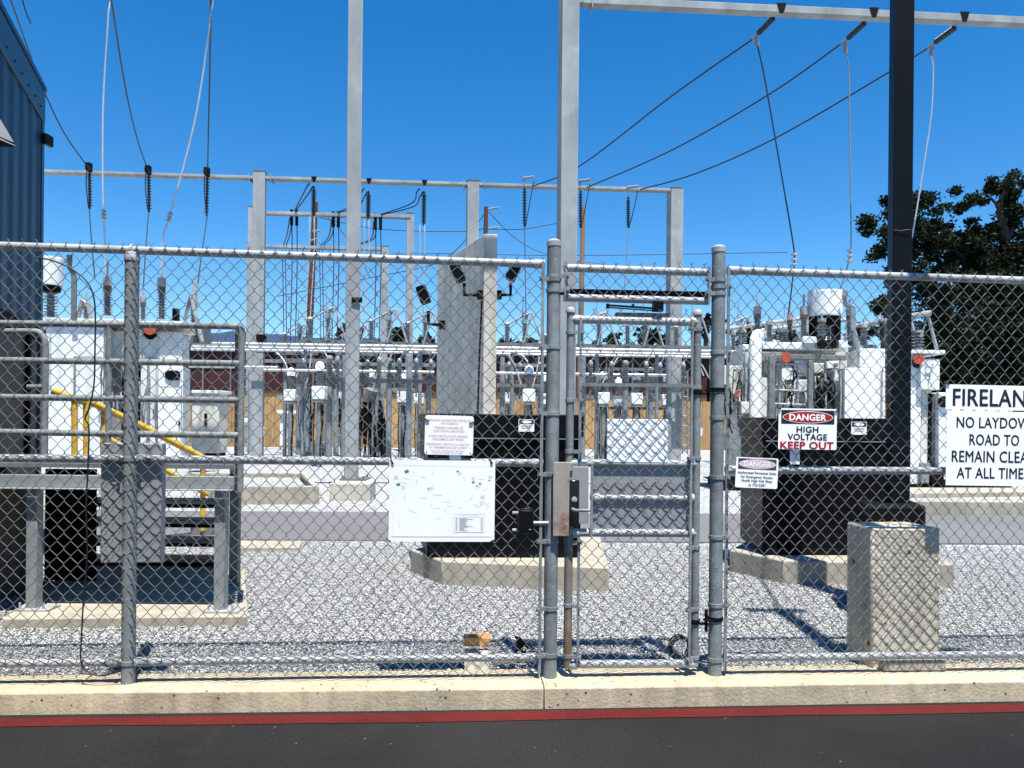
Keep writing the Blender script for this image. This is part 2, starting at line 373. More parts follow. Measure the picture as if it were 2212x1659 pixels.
def band(mb, s, z, r, to, h=.022):                      # clamp round a post with a tongue to the tension bar
    mb.lathe(W(s, 0, z - h / 2), UP, [(r + .001, 0), (r + .0045, .001), (r + .0045, h - .001), (r + .001, h)], 16, False)
    sg = 1 if to > s else -1
    mb.fbox(*sorted((s + sg * (r * .8), to + sg * .02)), -.03, -.022, z - h / 2, z + h / 2)
    mb.cyl(W(to + sg * .008, -.05, z), .007, .05, 8, FN)
def post(parent, s, zt, r, z0=0.0, cap=True, mat='galv_post', n=0.0):
    p = kid(parent, 'post', mat); p.cyl(W(s, n, z0 - .02), r, zt - z0 + .02, 20); po = p.done()
    if cap:
        c = kid(po, 'post_cap', 'galv'); c.lathe(W(s, n, zt - .03), UP, [(r + .0015, 0), (r + .0025, .001), (r + .0025, .028), (r * .9, .034), (r * .55, .041), (.002, .043)], 20); c.done()
    return po
sL, _ = FS(277, 1470); sA, _ = FS(1188, 1455); sB, _ = FS(1544, 1455)
RP, RR, RG = .0365, .0212, .0245
zmL = FS(600, 993)[1]; zmR = FS(1800, 1016)[1]; zbL = FS(700, 1425)[1]; zbR = FS(1800, 1418)[1]
# --- left run
fl = T('chain_link_fence', 'galvanised chain link fence left of the gate, carrying the site map', 'fence', W(-3, 0, 0))
s_end = sA - .058
mb = kid(fl, 'top_rail', 'galv'); mb.tube([W(-6.5, 0, ztop(-6.5)), W(sL, 0, ztop(sL)), W(s_end, 0, ztop(s_end))], RR, 14); mb.done()
mb = kid(fl, 'middle_rail', 'galv'); frod(mb, -6.5, zmL, sL - .03, zmL, RR); mb.done()
mb = kid(fl, 'middle_rail', 'galv'); frod(mb, sL + .03, zmL, s_end, zmL - .01, RR); mb.done()
mb = kid(fl, 'bottom_rail', 'galv'); frod(mb, -6.5, zbL, sL - .03, zbL, RR * .95); mb.done()
mb = kid(fl, 'bottom_rail', 'galv'); frod(mb, sL + .03, zbL, s_end, zbL, RR * .95); mb.done()
post(fl, sL, ztop(sL) - .022, .0345, cap=False); post(fl, sA, ztop(sA) + .125, RP)
mb = kid(fl, 'loop_cap', 'galv'); mb.lathe(W(sL, 0, ztop(sL) - .06), UP, [(.037, 0), (.038, .002), (.038, .03), (.03, .045), (.02, .055)], 18); mb.ring(W(sL, 0, ztop(sL)), FU, .026, .006); mb.done()
for zz in (zmL, zbL):
    mb = kid(fl, 'rail_clamp', 'galv_post'); mb.lathe(W(sL, 0, zz - .012), UP, [(.036, 0), (.039, .002), (.039, .022), (.036, .024)], 18, False)
    for sg in (-1, 1):
        mb.tube([W(sL + sg * .04, 0, zz), W(sL + sg * .11, 0, zz)], .025, 12); mb.cyl(W(sL + sg * .052, -.04, zz), .009, .05, 8, FN)
    mb.done()
bL = FS(1168, 1000)[0]
mb = kid(fl, 'tension_bar', 'galv_post'); mb.fbox(bL - .008, bL + .008, -.034, -.028, .03, ztop(bL) + .01); mb.done()
for zz in (FS(1168, 604)[1], FS(1168, 750)[1], FS(1168, 893)[1], FS(1168, 1024)[1], FS(1168, 1168)[1], FS(1168, 1313)[1], FS(1168, 1413)[1]):
    mb = kid(fl, 'tension_band', 'galv_post'); band(mb, sA, zz, RP, bL); mb.done()
for zz in (ztop(s_end), zmL - .01, zbL):
    mb = kid(fl, 'rail_end', 'galv'); mb.tube([W(s_end - .05, 0, zz), W(s_end + .008, 0, zz)], .0245, 12); mb.done()
chain('wire_mesh', fl, -6.3, bL, .012, lambda s: ztop(s) + .012)
# --- right run
fr = T('chain_link_fence', 'galvanised chain link fence right of the gate, in front of the concrete block', 'fence', W(4, 0, 0))
s_st = sB + .058; bR = FS(1566, 1000)[0]
mb = kid(fr, 'top_rail', 'galv'); frod(mb, s_st, ztop(s_st), 7.5, ztop(7.5), RR, k=14); mb.done()
mb = kid(fr, 'middle_rail', 'galv'); frod(mb, s_st, zmR, 7.5, zmR, RR); mb.done()
mb = kid(fr, 'bottom_rail', 'galv'); frod(mb, s_st, zbR, 7.5, zbR, RR * .95); mb.done()
post(fr, sB, ztop(sB) + .125, RP); post(fr, 3.9, ztop(3.9) - .022, .0345, cap=False)
mb = kid(fr, 'tension_bar', 'galv_post'); mb.fbox(bR - .008, bR + .008, -.034, -.028, .03, ztop(bR) + .01); mb.done()
for zz in [FS(1566, v_)[1] for v_ in (621, 762, 903, 1031, 1160, 1306, 1423)]:
    mb = kid(fr, 'tension_band', 'galv_post'); band(mb, sB, zz, RP, bR); mb.done()
for zz in (ztop(s_st), zmR, zbR):
    mb = kid(fr, 'rail_end', 'galv'); mb.tube([W(s_st + .05, 0, zz), W(s_st - .008, 0, zz)], .0245, 12); mb.done()
chain('wire_mesh', fr, bR, 7.3, .012, lambda s: ztop(s) + .012)
# --- panel over the gate
tp = T('fence_transom', 'narrow chain link panel spanning the top of the gateway', 'fence panel', W((sA + sB) / 2, 0, 1.9))
z1_ = FS(1370, 582)[1]; z2_ = FS(1370, 646)[1]; ta, tb = sA + .055, sB - .055
mb = kid(tp, 'top_rail', 'galv'); frod(mb, ta, z1_, tb, z1_ - .008, RR); mb.done()
mb = kid(tp, 'bottom_rail', 'galv'); frod(mb, ta, z2_, tb, z2_ - .004, RR); mb.done()
for ss, pp in ((ta + .008, sA), (tb - .008, sB)):
    mb = kid(tp, 'tension_bar', 'galv_post'); mb.fbox(ss - .008, ss + .008, -.034, -.028, z2_ - .02, z1_ + .02); mb.done()
    for zz in (z1_ - .05, z1_ - .125):
        mb = kid(tp, 'tension_band', 'galv_post'); band(mb, pp, zz, RP, ss); mb.done()
chain('wire_mesh', tp, ta, tb, z2_ - .012, z1_ + .012)
# --- gate leaf
gt = T('gate', 'chain link gate leaf between two round posts with a lever lock', 'gate', W((sA + sB) / 2, 0, 0))
gL = FS(1229, 1100)[0]; gR = FS(1503, 1100)[0]; gtop = FS(1229, 668)[1]; gbot = FS(1229, 1441)[1]
for ss, mt in ((gL, 'galv_post'), (gR, 'galv_post')):
    st = kid(gt, 'stile', mt); st.cyl(W(ss, 0, gbot), RG * .88, gtop - gbot, 16); so = st.done()
    c = kid(so, 'post_cap', 'galv'); c.lathe(W(ss, 0, gtop - .02), UP, [(RG, 0), (RG + .002, .002), (RG + .002, .02), (.018, .03), (.002, .036)], 16); c.done()
mb = kid(gt, 'rusty_stile_foot', 'rusty_pipe'); mb.cyl(W(gL, 0, FS(1229, 1440)[1]), RG * .88 + .0012, FS(1229, 1155)[1] - FS(1229, 1440)[1], 16); mb.done()
for v_, nm in ((693, 'gate_rail'), (1001, 'gate_rail'), (1076, 'gate_rail'), (1151, 'gate_rail'), (1434, 'gate_rail')):
    zz = FS(1366, v_)[1]; a_ = gL if v_ != 1076 else FS(1275, 1076)[0]
    mb = kid(gt, nm, 'galv'); frod(mb, a_, zz + .002, gR, zz - .002, RR * (1.05 if v_ != 1076 else .85))
    for q in (a_ + .035, gR - .03): mb.tube([W(q - .016, 0, zz), W(q + .016, 0, zz)], RR * 1.25, 12)
    mb.done()
zmid = FS(1366, 1001)[1]; zlow = FS(1366, 1151)[1]; tgL = FS(1248, 1200)[0]; tgR = FS(1489, 1000)[0]; lkR = FS(1276, 1076)[0]
for ss, za, zb_ in ((tgL, gbot + .01, zlow - .02), (tgL, zmid + .02, FS(1366, 690)[1]), (tgR, gbot + .01, FS(1366, 690)[1]), (lkR, zlow - .02, zmid)):
    mb = kid(gt, 'tension_bar', 'galv_post'); mb.fbox(ss - .007, ss + .007, -.036, -.029, za, zb_); mb.done()
for v_ in (719, 865, 1108 - 108, 1171, 1307, 1416):
    mb = kid(gt, 'tension_band', 'galv_post'); band(mb, gL, FS(1229, v_ if v_ > 1001 or v_ < 980 else 1140 - 165)[1], RG * .88, tgL, .02); mb.done()
for v_ in (712, 837, 990, 1182, 1315, 1420):
    mb = kid(gt, 'tension_band', 'galv_post'); band(mb, gR, FS(1503, v_)[1], RG * .88, tgR, .02); mb.done()
ztg = FS(1366, 685)[1] + .02
chain('wire_mesh', gt, tgL, tgR, zmid, ztg, tips=True)
chain('wire_mesh', gt, lkR, tgR, zlow - .01, zmid - .012, tips=False)
chain('wire_mesh', gt, tgL, tgR, gbot - .012, zlow - .02, tips=False)
(q0, zq0), (q1, zq1) = FS(1278, 1004, .0), FS(1489, 1152, .0)
mb = kid(gt, 'back_panel', 'panel_mauve'); mb.fbox(q0, q1, -.001, .002, zq1, zq0); mb.done()
(q0, zq0), (q1, zq1) = FS(1311, 905, -.01), FS(1441, 999, -.01)
mb = kid(gt, 'white_plate', 'sign_white', .002); mb.fbox(q0, q1, -.023, -.020, zq1, zq0); mb.done()
# latch guard, lock case, lever
(q0, zt_), (q1, zb_) = FS(1195, 998, -.06), FS(1229, 1158, -.06)
mb = kid(gt, 'latch_guard', 'rusty_guard', .004); mb.fbox(q0, q1, -.066, -.060, zb_, zt_); mb.fbox(q1 - .012, q1 - .006, -.060, -.012, zb_, zt_)
mb.fbox(q1 - .004, q1 + .02, -.05, -.03, zt_ - .05, zt_ - .002); mb.fbox(q1 - .004, q1 + .02, -.05, -.03, zb_ + .002, zb_ + .04); mb.done()
(q0, zt_), (q1, zb_) = FS(1229, 1008, -.04), FS(1271, 1131, -.04)
mb = kid(gt, 'lock_case', 'panel_mauve', .003); mb.fbox(q0, q1, -.038, .036, zb_, zt_); mb.done()
(q0, zt_), (q1, zb_) = FS(1229, 1037, -.06), FS(1251, 1138, -.06)
lk = kid(gt, 'lock', 'lock_black', .008); lk.fbox(q0, q1, -.062, -.038, zb_, zt_); lko = lk.done()
c = W(*[(q0 + q1) / 2 + .001, -.064, FS(1238, 1076)[1]])
mb = kid(lko, 'cylinder', 'galv'); mb.lathe(c, -FN, [(.015, -.004), (.015, .003), (.009, .0031), (.009, .006), (.001, .0062)], 18, False); mb.done()
zl = FS(1240, 1102, -.09)[1]; h0 = FS(1238, 1102, -.07)[0]; h1 = FS(1274, 1102, -.09)[0]
mb = kid(lko, 'lever', 'galv_post'); mb.tube([W(h0, -.06, zl), W(h0, -.092, zl), W(h0 + .012, -.1, zl), W(h1, -.1, zl)], [.011, .011, .009, .008], 10); mb.done()
# hinges
for v_, up in ((848, 1), (1342, 0)):
    zz = FS(1520, v_)[1]; sm = (gR + sB) / 2
    hg = kid(gt, 'hinge', 'black_matte'); hg.lathe(W(gR, 0, zz - .012), UP, [(RG * .9, 0), (RG + .004, .001), (RG + .004, .024), (RG * .9, .025)], 16, False)
    hg.fbox(gR + .015, sm + .01, -.03, .0, zz - .012, zz - .004); hg.lathe(W(sB, 0, zz + .004), UP, [(RP, 0), (RP + .005, .001), (RP + .005, .022), (RP, .023)], 16, False)
    hg.fbox(sm - .015, sB - .02, -.04, -.005, zz + .008, zz + .016); hg.cyl(W(sm, -.02, zz - .05), .009, .12, 10); hg.done()
# closer bar and closer
dc = T('door_closer', 'black hydraulic gate closer with arm above the gate leaf', 'gate closer', W(.7, .03, FS(1370, 660)[1]))
z_ = FS(1370, 634, .05)[1]
mb = kid(dc, 'header_bar', 'black'); mb.fbox(sA + .035, sB - .035, .035, .06, z_ - .016, z_ + .016); mb.done()
z_ = FS(1370, 664)[1]; qa = FS(1311, 664)[0]; qb = FS(1420, 664)[0]
mb = kid(dc, 'arm', 'black'); mb.tube([W(qa, -.02, z_ + .006), W(qb - .02, -.02, z_ - .006)], .006, 8); mb.tube([W(qa, -.02, z_ - .006), W(qb - .03, -.02, z_ - .018)], .004, 8); mb.cyl(W(qa, -.02, z_ - .012), .009, .026, 10); mb.cyl(W((qa + qb) / 2, -.02, z_ - .004), .008, .018, 10); mb.done()
mb = kid(dc, 'shoe', 'black'); mb.fbox(qb - .028, qb + .025, -.035, .01, z_ - .022, z_ + .03); mb.done()
z_ = FS(1390, 679)[1]; qa, qb = FS(1333, 679)[0], FS(1450, 679)[0]
mb = kid(dc, 'closer_body', 'steel_grey', .003); mb.fbox(qa, qb, .024, .07, z_ - .016, z_ + .012); mb.done()
# card reader
cz = FS(1135, 1125)[1]; q0, q1 = FS(1120, 1125, -.07)[0], FS(1152, 1125, -.07)[0]
crd = T('card_reader', 'black card reader box on a bracket left of the latch post', 'card reader', W(q0, -.05, cz))
zt_, zb_ = FS(1135, 1102, -.07)[1], FS(1135, 1151, -.07)[1]
mb = kid(crd, 'housing', 'black', .006); mb.fbox(q0, q1, -.085, -.045, zb_, zt_); mb.fbox(q0 + .006, q1 + .004, -.045, -.036, zb_ - .004, zt_ + .006); mb.done()
mb = kid(crd, 'indicator', 'lens'); mb.fbox(q0 + .055, q0 + .066, -.0868, -.0855, zb_ + .018, zb_ + .022); mb.done()
mb = kid(crd, 'bracket', 'galv_bright'); mb.cyl(W(q1 - .01, -.03, cz - .008), .011, sA - q1 - .01, 10, FU)
for zz in (zt_ - .02, zb_ + .008): mb.cyl(W(q0 - .03, -.03, zz), .009, .07, 8, FU)
mb.done()

# ================================================================== SIGNS ON THE FENCE
NS = -.0465
class Sign:
    def __init__(s, name, label, cat, u0, v0, u1, v1, tilt=0.0, rad=.012, n=NS, mat='sign_white', thick=.002, group=None):
        s.n = n; (a0, b0), (a1, b1) = FS(u0, v0, n), FS(u1, v1, n)
        s.c = W((a0 + a1) / 2, n, (b0 + b1) / 2); s.w = a1 - a0; s.h = b0 - b1
        s.r = (FU * math.cos(tilt) - UP * math.sin(tilt)); s.up = (UP * math.cos(tilt) + FU * math.sin(tilt))
        s.k = s.w / (u1 - u0); s.uc = (u0 + u1) / 2; s.vc = (v0 + v1) / 2
        s.o = T(name, label, cat, s.c, group)
        mb = kid(s.o, 'plate', mat); mb.prism(s.rr(0, 0, s.w, s.h, rad, 0), FN * thick); mb.done(); s.ly = 0
    def at(s, x, y, l=0.0): return s.c + s.r * x + s.up * y - FN * l
    def xy(s, u, v): return (u - s.uc) * s.k, -(v - s.vc) * s.k
    def rr(s, cx, cy, w, h, rad, l):
        pts = []
        for sx, sy, a0 in ((1, 1, 0), (-1, 1, 90), (-1, -1, 180), (1, -1, 270)):
            for t in (0, 30, 60, 90):
                a = math.radians(a0 + t); pts.append(s.at(cx + sx * (w / 2 - rad) + rad * math.cos(a), cy + sy * (h / 2 - rad) + rad * math.sin(a), l))
        return pts
    def rect(s, name, mat, u0, v0, u1, v1, l, rad=.0005):
        x0, y0 = s.xy(u0, v0); x1, y1 = s.xy(u1, v1)
        mb = kid(s.o, name, mat); mb.add(list(reversed(s.rr((x0 + x1) / 2, (y0 + y1) / 2, x1 - x0, y0 - y1, rad, l))), [tuple(range(16))]); return mb.done()
    def ell(s, name, mat, u0, v0, u1, v1, l):
        x0, y0 = s.xy(u0, v0); x1, y1 = s.xy(u1, v1); n = 40
        mb = kid(s.o, name, mat); mb.add([s.at((x0 + x1) / 2 + (x1 - x0) / 2 * math.cos(-2 * math.pi * k / n), (y0 + y1) / 2 + (y0 - y1) / 2 * math.sin(-2 * math.pi * k / n), l) for k in range(n)], [tuple(range(n))]); return mb.done()
    def txt(s, body, u0, v0, u1, v1, mat, l=.0012, bold=0.0, name='lettering', heavy=0.0):
        x0, y0 = s.xy(u0, v0); x1, y1 = s.xy(u1, v1)
        return text(body, s.at((x0 + x1) / 2, (y0 + y1) / 2, l), s.r, s.up, x1 - x0, y0 - y1, mat, s.o, name, bold, heavy)
    def strokes(s, name, mat, segs, l=.0012, wd=.0012):
        mb = kid(s.o, name, mat)
        for u0, v0, u1, v1, *ww in segs:
            hw = (ww[0] if ww else wd) / 2; p, q = V((*s.xy(u0, v0), 0)), V((*s.xy(u1, v1), 0)); d = (q - p); n_ = V((-d.y, d.x, 0)).normalized() * hw
            mb.add([s.at((p + n_ * e).x, (p + n_ * e).y, l) if i < 2 else s.at((q + n_ * e).x, (q + n_ * e).y, l) for i, e in enumerate((1, -1, -1, 1))], [(0, 1, 2, 3)])
        return mb.done()
    def ties(s, pts):
        for (u0, v0, u1, v1) in pts:
            (x0, y0), (x1, y1) = s.xy(u0, v0), s.xy(u1, v1); mb = kid(s.o, 'cable_tie', 'rubber'); mb.tube([s.at(x0, y0, -.006), s.at((x0 + x1) / 2, (y0 + y1) / 2, .006), s.at(x1, y1, .003)], .004, 6); mb.done()
# site map
g = Sign('site_map', 'large white site map board tied to the fence left of the gate', 'map sign', 841, 994, 1068, 1170, .003, .01)
g.rect('map_frame', 'sign_faded_text', 849, 1009, 1062, 1159, .0006)
g.rect('map_sheet', 'sign_white', 849.8, 1009.8, 1061.2, 1158.2, .0009)
[g.strokes('border_line', 'sign_grey', [q_], .0013, .001) for q_ in ((848, 1005, 1060, 1008), (845, 1158, 926, 1160), (926, 1160, 1058, 1160, .0007))]
gr = []
for (u, v_, sz, ro) in ((878, 1019, 9, .4), (860.5, 1047, 8, .1), (987, 1018, 5, .3), (1021, 1041, 6, .8), (1035.5, 1044, 5, .6), (1029, 1049, 4, .6), (1056, 1037, 4, .7), (925, 1055, 4, .3), (926, 1059, 2.5, 0)):
    gr.append((u - sz / 2 * math.cos(ro), v_ + sz / 2 * math.sin(ro), u + sz / 2 * math.cos(ro), v_ - sz / 2 * math.sin(ro), sz * .75 * g.k))
[g.strokes('green_building', 'sign_green', [q_]) for q_ in gr]
rr = random.Random(3); segs = []
for (u0, v0, u1, v1) in ((908, 1030, 920, 1033), (935, 1016, 932, 1028), (899, 1036, 900, 1046), (893, 1018, 894, 1026), (870, 1031, 883, 1037), (864, 1041, 879, 1045), (999, 1031, 1006, 1038), (906, 1075, 923, 1076), (934, 1069, 953, 1070), (876, 1070, 873, 1081), (931, 1087, 932, 1095), (938, 1097, 950, 1098), (961, 1098, 963, 1108), (966, 1094, 978, 1094), (991, 1095, 999, 1099), (882, 1101, 901, 1109), (941, 1123, 952, 1118), (865, 1128, 864, 1139), (1020, 1070, 1016, 1080), (1022, 1089, 1037, 1096), (1033, 1035, 1044, 1034), (1028, 1056, 1040, 1046), (1043, 1060, 1050, 1055), (1046, 1091, 1049, 1086), (1051, 1091, 1055, 1086), (1034, 1082, 1046, 1084), (1050, 1096, 1058, 1092)):
    segs.append((u0, v0, u1, v1))
[g.strokes('street_name', 'sign_dark_grey', [q_], wd=.0011) for q_ in segs]
segs = []
for (u, v_, k, wd_) in ((851, 1029, 4, 12), (988, 1021, 3, 13), (1018, 1031, 3, 8), (1054, 1028, 3, 9), (868, 1050, 4, 9), (929, 1053, 3, 7), (1037, 1070, 4, 12), (1036, 1086, 3, 8), (956, 1084, 1, 22)):
    for i in range(k): segs.append((u, v_ + i * 2.2, u + wd_ * rr.uniform(.55, 1), v_ + i * 2.2))
g.strokes('caption', 'sign_grey', segs, wd=.0016)
segs = [(979, 1110, 1046, 1110), (979, 1150, 1046, 1150), (979, 1110, 979, 1150), (1046, 1110, 1046, 1150), (983, 1117, 1043, 1117), (983, 1149, 1043, 1149), (983, 1117, 983, 1149), (988, 1117, 988, 1149), (1038, 1117, 1038, 1149), (1043, 1117, 1043, 1149), (993, 1113, 1034, 1113)]
g.strokes('legend_table', 'sign_grey', segs, wd=.0011); segs = []
for i in range(13):
    v_ = 1119.5 + i * 2.2
    segs += [(984.5, v_, 987, v_), (992, v_, 992 + rr.uniform(12, 24) * (1.3 if i in (1, 8, 9) else .8), v_), (1039.5, v_, 1042, v_)]
g.strokes('legend_text', 'sign_dark_grey', segs, wd=.0022)
g.ties([(843, 990, 849, 1003), (836, 1163, 846, 1169), (1068, 1165, 1060, 1169), (1056, 992, 1062, 1000)])
# generator warning
g = Sign('warning_sign', 'white generator warning sign with faded red capitals above the site map', 'warning sign', 918, 897, 1022, 983, .018, .014)
for body, u0, v0, u1, v1 in (('WARNING GENERATOR INSTALLED', 923, 907, 1017, 911.5), ('ON PREMISES', 952, 914, 988, 918), ('POSSIBLE DANGER OF', 939, 923, 1000, 927.5),
        ('ELECTRICAL BACKFEED', 937, 930, 1003, 934.5), ('CHECK INSTALLATION BEFORE', 927, 941, 1010, 945.5), ('PERFORMING ANY WORK', 935, 948, 1002, 952.5),
        ('DISCONNECT SWITCH IS LOCATED', 922, 958.5, 1014, 963), ('AT TRANSMISSION EAST & WEST', 928, 965.5, 1009, 970), ('FOR GEN. DISCONNECT SWITCH', 932, 973.5, 1003, 976.5), ('LOCATIONS REFER TO SITE MAP', 934, 978, 1001, 981)):
    g.txt(body, u0, v0 - 1.5, u1, v1 - 1.5, 'sign_faint', bold=.01)
for u in (923, 1017):
    mb = kid(g.o, 'bolt_hole', 'sign_black'); mb.cyl(g.at(*g.xy(u, 977.5 + (u - 970) * .0), .0005), .0035, .001, 10, -FN); mb.done()
g.ties([(915, 904, 926, 911), (1025, 909, 1013, 914)])
# danger high voltage
g = Sign('danger_sign', 'red white and black DANGER HIGH VOLTAGE KEEP OUT sign', 'danger sign', 1682, 882, 1807, 971.5, .008, .006)
g.rect('black_header', 'sign_black', 1687.5, 887.5, 1801.5, 916.5, .0006)
g.ell('oval_rim', 'sign_white', 1690.5, 889.5, 1798.5, 914.8, .0010); g.ell('red_oval', 'sign_red', 1692, 890.7, 1797, 913.6, .0014)
g.txt('DANGER', 1705, 896, 1783, 908.7, 'sign_white', .0019, heavy=.06); g.txt('HIGH', 1721, 921.5, 1767, 934, 'sign_black', heavy=.045)
g.txt('VOLTAGE', 1702, 937, 1786, 949.5, 'sign_black', heavy=.045); g.txt('KEEP OUT', 1687, 953.5, 1800, 968, 'sign_red', heavy=.065)
g.ties([(1680, 883, 1686, 886), (1808, 886, 1803, 889), (1803, 972, 1808, 968)])
# faded danger
g = Sign('danger_sign', 'small sun faded DANGER sign reading Authorized Personnel Only', 'danger sign', 1589.5, 988.5, 1680, 1054.5, .04, .008)
g.rect('dark_header', 'sign_dark_grey', 1594, 992, 1676, 1014.5, .0006); g.ell('faded_oval', 'sign_faded_text', 1595.5, 993.5, 1674.5, 1013, .0010)
g.ell('oval_inner', 'sign_faded', 1597, 994.5, 1673, 1012, .0013)
g.txt('DANGER', 1606, 998, 1664, 1008.5, 'sign_faded_text', .0018, heavy=.05)
for body, u0, v0, u1, v1 in (('Authorized Personnel Only', 1594, 1019, 1676, 1025.5), ('for Emergency Access', 1601, 1027.5, 1669, 1034), ('Notify High Volt Shop', 1603, 1035.5, 1668, 1042), ('at 723-2281', 1618, 1044, 1654, 1049.5)):
    g.txt(body, u0, v0, u1, v1, 'sign_navy', heavy=.03)
# fire lane pair
g = Sign('fire_lane_sign', 'white FIRELANE header sign at the right end of the fence', 'fire lane sign', 2043.5, 831, 2254, 887, .010, .002)
g.txt('FIRELANE', 2059, 842.5, 2238, 876.5, 'sign_navy', heavy=.025); g.ties([(2041, 829, 2050, 834)])
g = Sign('notice_sign', 'tall white NO LAYDOWN ROAD TO REMAIN CLEAR notice below the fire lane header', 'notice sign', 2045, 887.8, 2256, 1050, .010, .002)
for body, u0, v0, u1, v1 in (('NO LAYDOWN', 2066, 905, 2240, 927), ('ROAD TO', 2094, 940, 2200, 962), ('REMAIN CLEAR', 2057, 974, 2236, 997), ('AT ALL TIMES', 2068, 1008, 2222, 1030)):
    g.txt(body, u0, v0, u1, v1, 'sign_navy', heavy=.018)
# blank white tags behind the mesh
for u0, v0, u1, v1, lb in ((970, 978, 996, 994, 'blank white tag hanging under the generator warning sign'), (1707, 966, 1727.5, 1003, 'blank white tag hanging under the high voltage danger sign')):
    Sign('blank_tag', lb, 'tag', u0, v0, u1, v1, .01, .001, n=-.0255, group='blank tags behind the mesh')
# ---- cable draped on the fence
pts = [FP(u, v_, -.05) for u, v_ in ((78, 556), (110, 562), (150, 578), (185, 605), (202, 640), (206, 690), (205, 760), (203, 830), (193, 880), (184, 905), (192, 925), (190, 1010), (186, 1100), (188, 1200), (180, 1300), (176, 1380), (174, 1420), (183, 1445), (215, 1460), (262, 1448))]
def smooth(pts, n=5):
    out = []
    for i in range(len(pts) - 1):
        p0, p1, p2, p3 = pts[max(i - 1, 0)], pts[i], pts[i + 1], pts[min(i + 2, len(pts) - 1)]
        for k in range(n):
            t = k / n; out.append(.5 * ((2 * p1) + (p2 - p0) * t + (2 * p0 - 5 * p1 + 4 * p2 - p3) * t * t + (3 * p1 - p0 - 3 * p2 + p3) * t ** 3))
    return out + [pts[-1]]
mb = MB(); mb.tube(smooth(pts), .0042, 6); o = one(mb, 'cable', 'rubber', 'thin black cable trailing down the mesh left of the first post', 'cable')
mb = MB(); c0 = W(gR - .03, .12, .09)
lp = []
for k in range(60):
    a_ = k * .33; lp.append(c0 + FU * (.055 * math.cos(a_) * (1 + .1 * math.sin(k))) + UP * (.075 * math.sin(a_)) + FN * (.0016 * k))
lp += [c0 + FU * .12 + FN * .08 - UP * .08, c0 + FU * .2 + FN * .05 - UP * .09]
mb.tube(lp, .005, 6); one(mb, 'cable', 'rubber', 'coiled black cable lying behind the hinge corner of the gate', 'cable')

# ---- bits at the kerb
c = G(1027, 1452, 0.0)
jb = T('junction_box', 'low grey metal junction box behind the bottom rail', 'junction box', c)
mb = kid(jb, 'box', 'gear_cream', .004); mb.box(c + V((0, .10, .03)), (.135, .12, .10), .05); bo = mb.done()
mb = kid(jb, 'conduit', 'galv'); mb.tube([c + V((.09, .08, .035)), c + V((.2, .07, .035)), c + V((.235, .07, .055)), c + V((.24, .07, .09))], .013, 10); mb.done()
mb = MB(); mb.box(c + V((0, .16, .130)), (.15, .09, .05), .02); one(mb, 'timber_block', 'timber', 'short orange brown timber offcut resting on the junction box', 'timber block', bevel=.003)
mb = MB(); c = G(1130, 1412, 0); mb.box(c + V((0, .05, .05)), (.09, .12, .006), .3, Matrix.Rotation(.5, 3, 'Y')); mb.box(c + V((-.02, .05, .0)), (.01, .1, .09), .3); one(mb, 'drain_cover', 'black_matte', 'small tilted dark metal cover plate left of the latch post', 'cover plate')
# ---- concrete block, pedestal, black post
p0 = G(1891, 1452, -.02); hb = .79
bk = MB(); y0 = 4.18; xa, xb = (1889 - 1106) / F * y0, (2041 - 1106) / F * y0
bp = [V((xa, y0, -.06)), V((xb, y0 + .02, -.06)), V((xb - .03, y0 + .30, -.06)), V((xa - .035, y0 + .30, -.06))]
bp = [V((xa - .005, y0, -.06)), V((xb + .005, y0 + .03, -.06)), V((xb - .06, y0 + .28, -.06)), V((xa - .035, y0 + .25, -.06))]
tp_ = [p + UP * (.06 + hb) + V((0, .01, 0)) for p in bp]
bk.add(bp + tp_, [(0, 1, 5, 4), (1, 2, 6, 5), (2, 3, 7, 6), (3, 0, 4, 7), (4, 5, 6, 7), (3, 2, 1, 0)])
one(bk, 'concrete_block', 'block', 'upright weathered concrete block standing behind the fence under the dark post', 'concrete block', bevel=.014)
mb = MB(); mb.box((xa + .21, y0 - .03, .03), (.36, .06, .05), .06); one(mb, 'kerb_slab', 'concrete', 'thin concrete slab lying at the foot of the upright concrete block', 'slab', bevel=.006)
dpo = 5.45
lp = T('lamp_post', 'black square lamp post rising out of frame from a black pedestal', 'lamp post', G(1940, 1230, 0))
x0_, x1_ = P(1917, 600, dpo).x, P(1972, 600, dpo).x
po = MB(); e1 = V((-.42, 1, 0)).normalized(); 
mb = kid(lp, 'post', 'black_post', .006); wpo = (x1_ - x0_) * .80
mb.hexa((x1_ - wpo, dpo, .6), (wpo, .01, 0), (.040, .16, 0), (0, 0, 5.6)); mb.done()
x0_, x1_ = P(1872, 1120, dpo - .15).x, P(2005, 1120, dpo - .15).x; zt_ = P(1940, 1092, dpo - .15).z
mb = kid(lp, 'pedestal', 'black_matte', .025); mb.hexa((x0_, dpo - .15, -.05), (x1_ - x0_, .02, 0), (.10, .40, 0), (0, 0, zt_ + .05)); mb.done()
mb = kid(lp, 'arm', 'black_post'); mb.tube([(2.86, 5.5, 5.0), (2.53, 3.96, 5.0)], .014, 6); mb.done()  # unseen arm above the view, added to carry the shadow casting head
mb = kid(lp, 'shadow_caster', 'black_post', .01); mb.box((2.54, 3.43, 5.0), (.12, .95, .07)); mb.box((2.50, 3.95, 5.0), (.44, .10, .07)); mb.done()  # unseen T shaped head, added to throw the T shadow on the gravel
mb = kid(lp, 'tie_wire', 'brown_collar'); zz = P(1945, 497, dpo).z; xw = P(1945, 497, dpo).x
mb.tube([(xw - .055, dpo - .006, zz), (xw, dpo - .006, zz - .008), (xw + .04, dpo - .006, zz + .002), (xw + .075, dpo - .006, zz)], .003, 6); mb.done()

